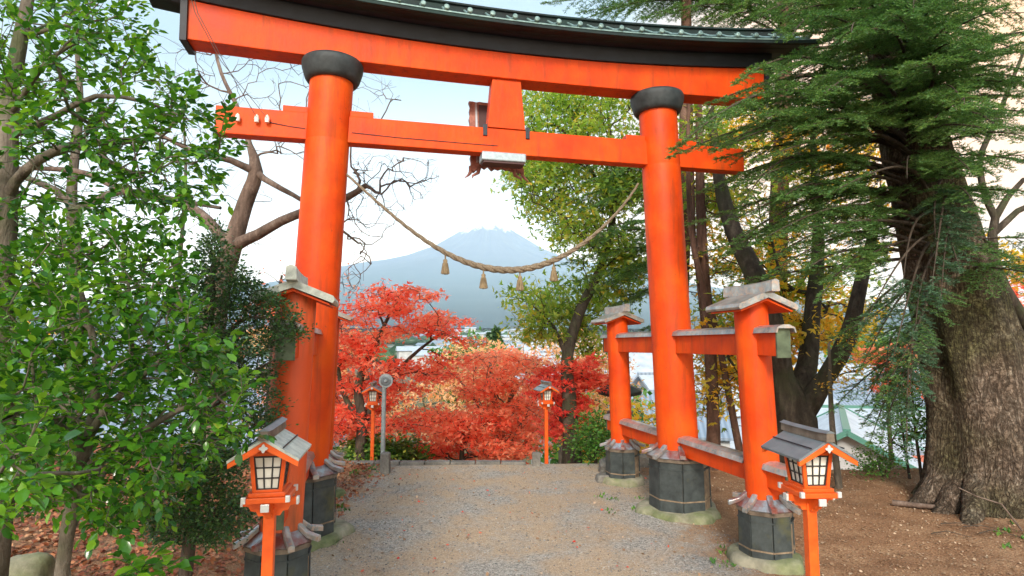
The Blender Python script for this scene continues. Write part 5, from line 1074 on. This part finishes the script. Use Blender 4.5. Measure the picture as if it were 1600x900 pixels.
# trees of the valley
def valley_tree(u, v, Y, h_, wd, mt, lb, kind='broad'):
    p = at(u, v, Y); g_ = T(p.x, Y); h_ = p.z - g_; root = empty('valley_tree', (p.x, Y, g_), 0, lb, 'tree')
    b = MB(); b.tube([(0, 0, -1), (0, 0, h_ * .8)], [wd * .05, wd * .015], 8); b.build('trunk', M['bark_dark'], root)
    n_ = 2600; t = RNG.random(n_); a = RNG.random(n_) * 6.283
    if kind == 'cone': rr = wd * .5 * (1 - t) ** .8 * np.sqrt(RNG.random(n_)) * (1 + .25 * np.sin(t * 34)); z = h_ * (.1 + .9 * t)
    else:
        d = unit(RNG.normal(0, 1, (n_, 3))); q = RNG.random(n_) ** .4; f_ = 1 + .35 * np.sin(d[:, 0] * 5 + 1) * np.cos(d[:, 2] * 6); rr = wd * .5 * q * f_ * np.sqrt(np.maximum(0, 1 - d[:, 2] ** 2)); z = h_ * .62 + d[:, 2] * q * f_ * h_ * .38; 
    P = np.stack([rr * np.cos(a), rr * np.sin(a), z], -1); V, F = leaves_geo(P, unit(RNG.normal(0, 1, (n_, 3))), unit(RNG.normal(0, 1, (n_, 3)) + np.array([0, 0, 1.])), h_ * .06 * RNG.uniform(.6, 1.2, n_), 'small'); np_mesh('crown', V, F, M[mt], root)
for a_ in ((775, 514, 150, 14, 12, 'holly', 'dark green peaked tree in the distant gap above the middle maple', 'cone'), (766, 522, 155, 10, 10, 'holly', 'lower dark shoulder tree touching the peaked tree', 'cone'), (745, 528, 140, 12, 14, 'bush_green', 'rounded yellow green tree left of the dark peaked tree', 'broad'), (715, 534, 130, 12, 12, 'bush_green', 'leftmost rounded green tree in the distant gap', 'broad'),
           (1330, 520, 120, 14, 30, 'bush_green', 'wide green tree mass above the roofs near the fir', 'broad'), (1365, 530, 110, 12, 20, 'bush_green', 'smaller green tree right of the wide green mass', 'broad'), (925, 590, 40, 14, 8, 'bush_green', 'green tree behind the white building left of the far side post', 'broad'), (310, 545, 60, 10, 18, 'holly', 'dark tree behind the tiled roofs at left', 'broad'), (60, 520, 60, 10, 22, 'gold_leaf', 'golden tree far left beyond the tiled roofs', 'broad'), (1180, 560, 80, 10, 18, 'gold_leaf', 'golden tree beyond the pale house on the right', 'broad')):
    valley_tree(*a_)
# forest belts as distant woods
n = 9000; Yk = 500 + 7500 * RNG.random(n) ** 1.2; u = RNG.uniform(300, 1500, n); x = (u - 800) / FPX * Yk; cl = np.array([mnoise.noise(Vector((a * .0022, b * .0022, 1))) for a, b in zip(x, Yk)]); k = (cl > .02) | (Yk > 3600); x, Yk = x[k], Yk[k]; n = len(x)
z = terrain(x, Yk); s = RNG.uniform(7, 16, n) * (1 + Yk / 5000); rot = RNG.random(n) * 6.283; jit = 1 + RNG.normal(0, .2, (n, 7, 3)); v = ic[None] * jit * s[:, None, None]
V = np.stack([v[:, :, 0] * 1.3 + x[:, None], v[:, :, 1] + Yk[:, None], v[:, :, 2] * .9 + z[:, None] + 2], -1).reshape(-1, 3); F = (icf[None] + (np.arange(n) * 7)[:, None, None]).reshape(-1, 3)
tag(np_mesh('distant_woods', V, F, M['holly']), 'far dark woods across the valley floor and foot of the mountain', 'woods', kind='stuff')
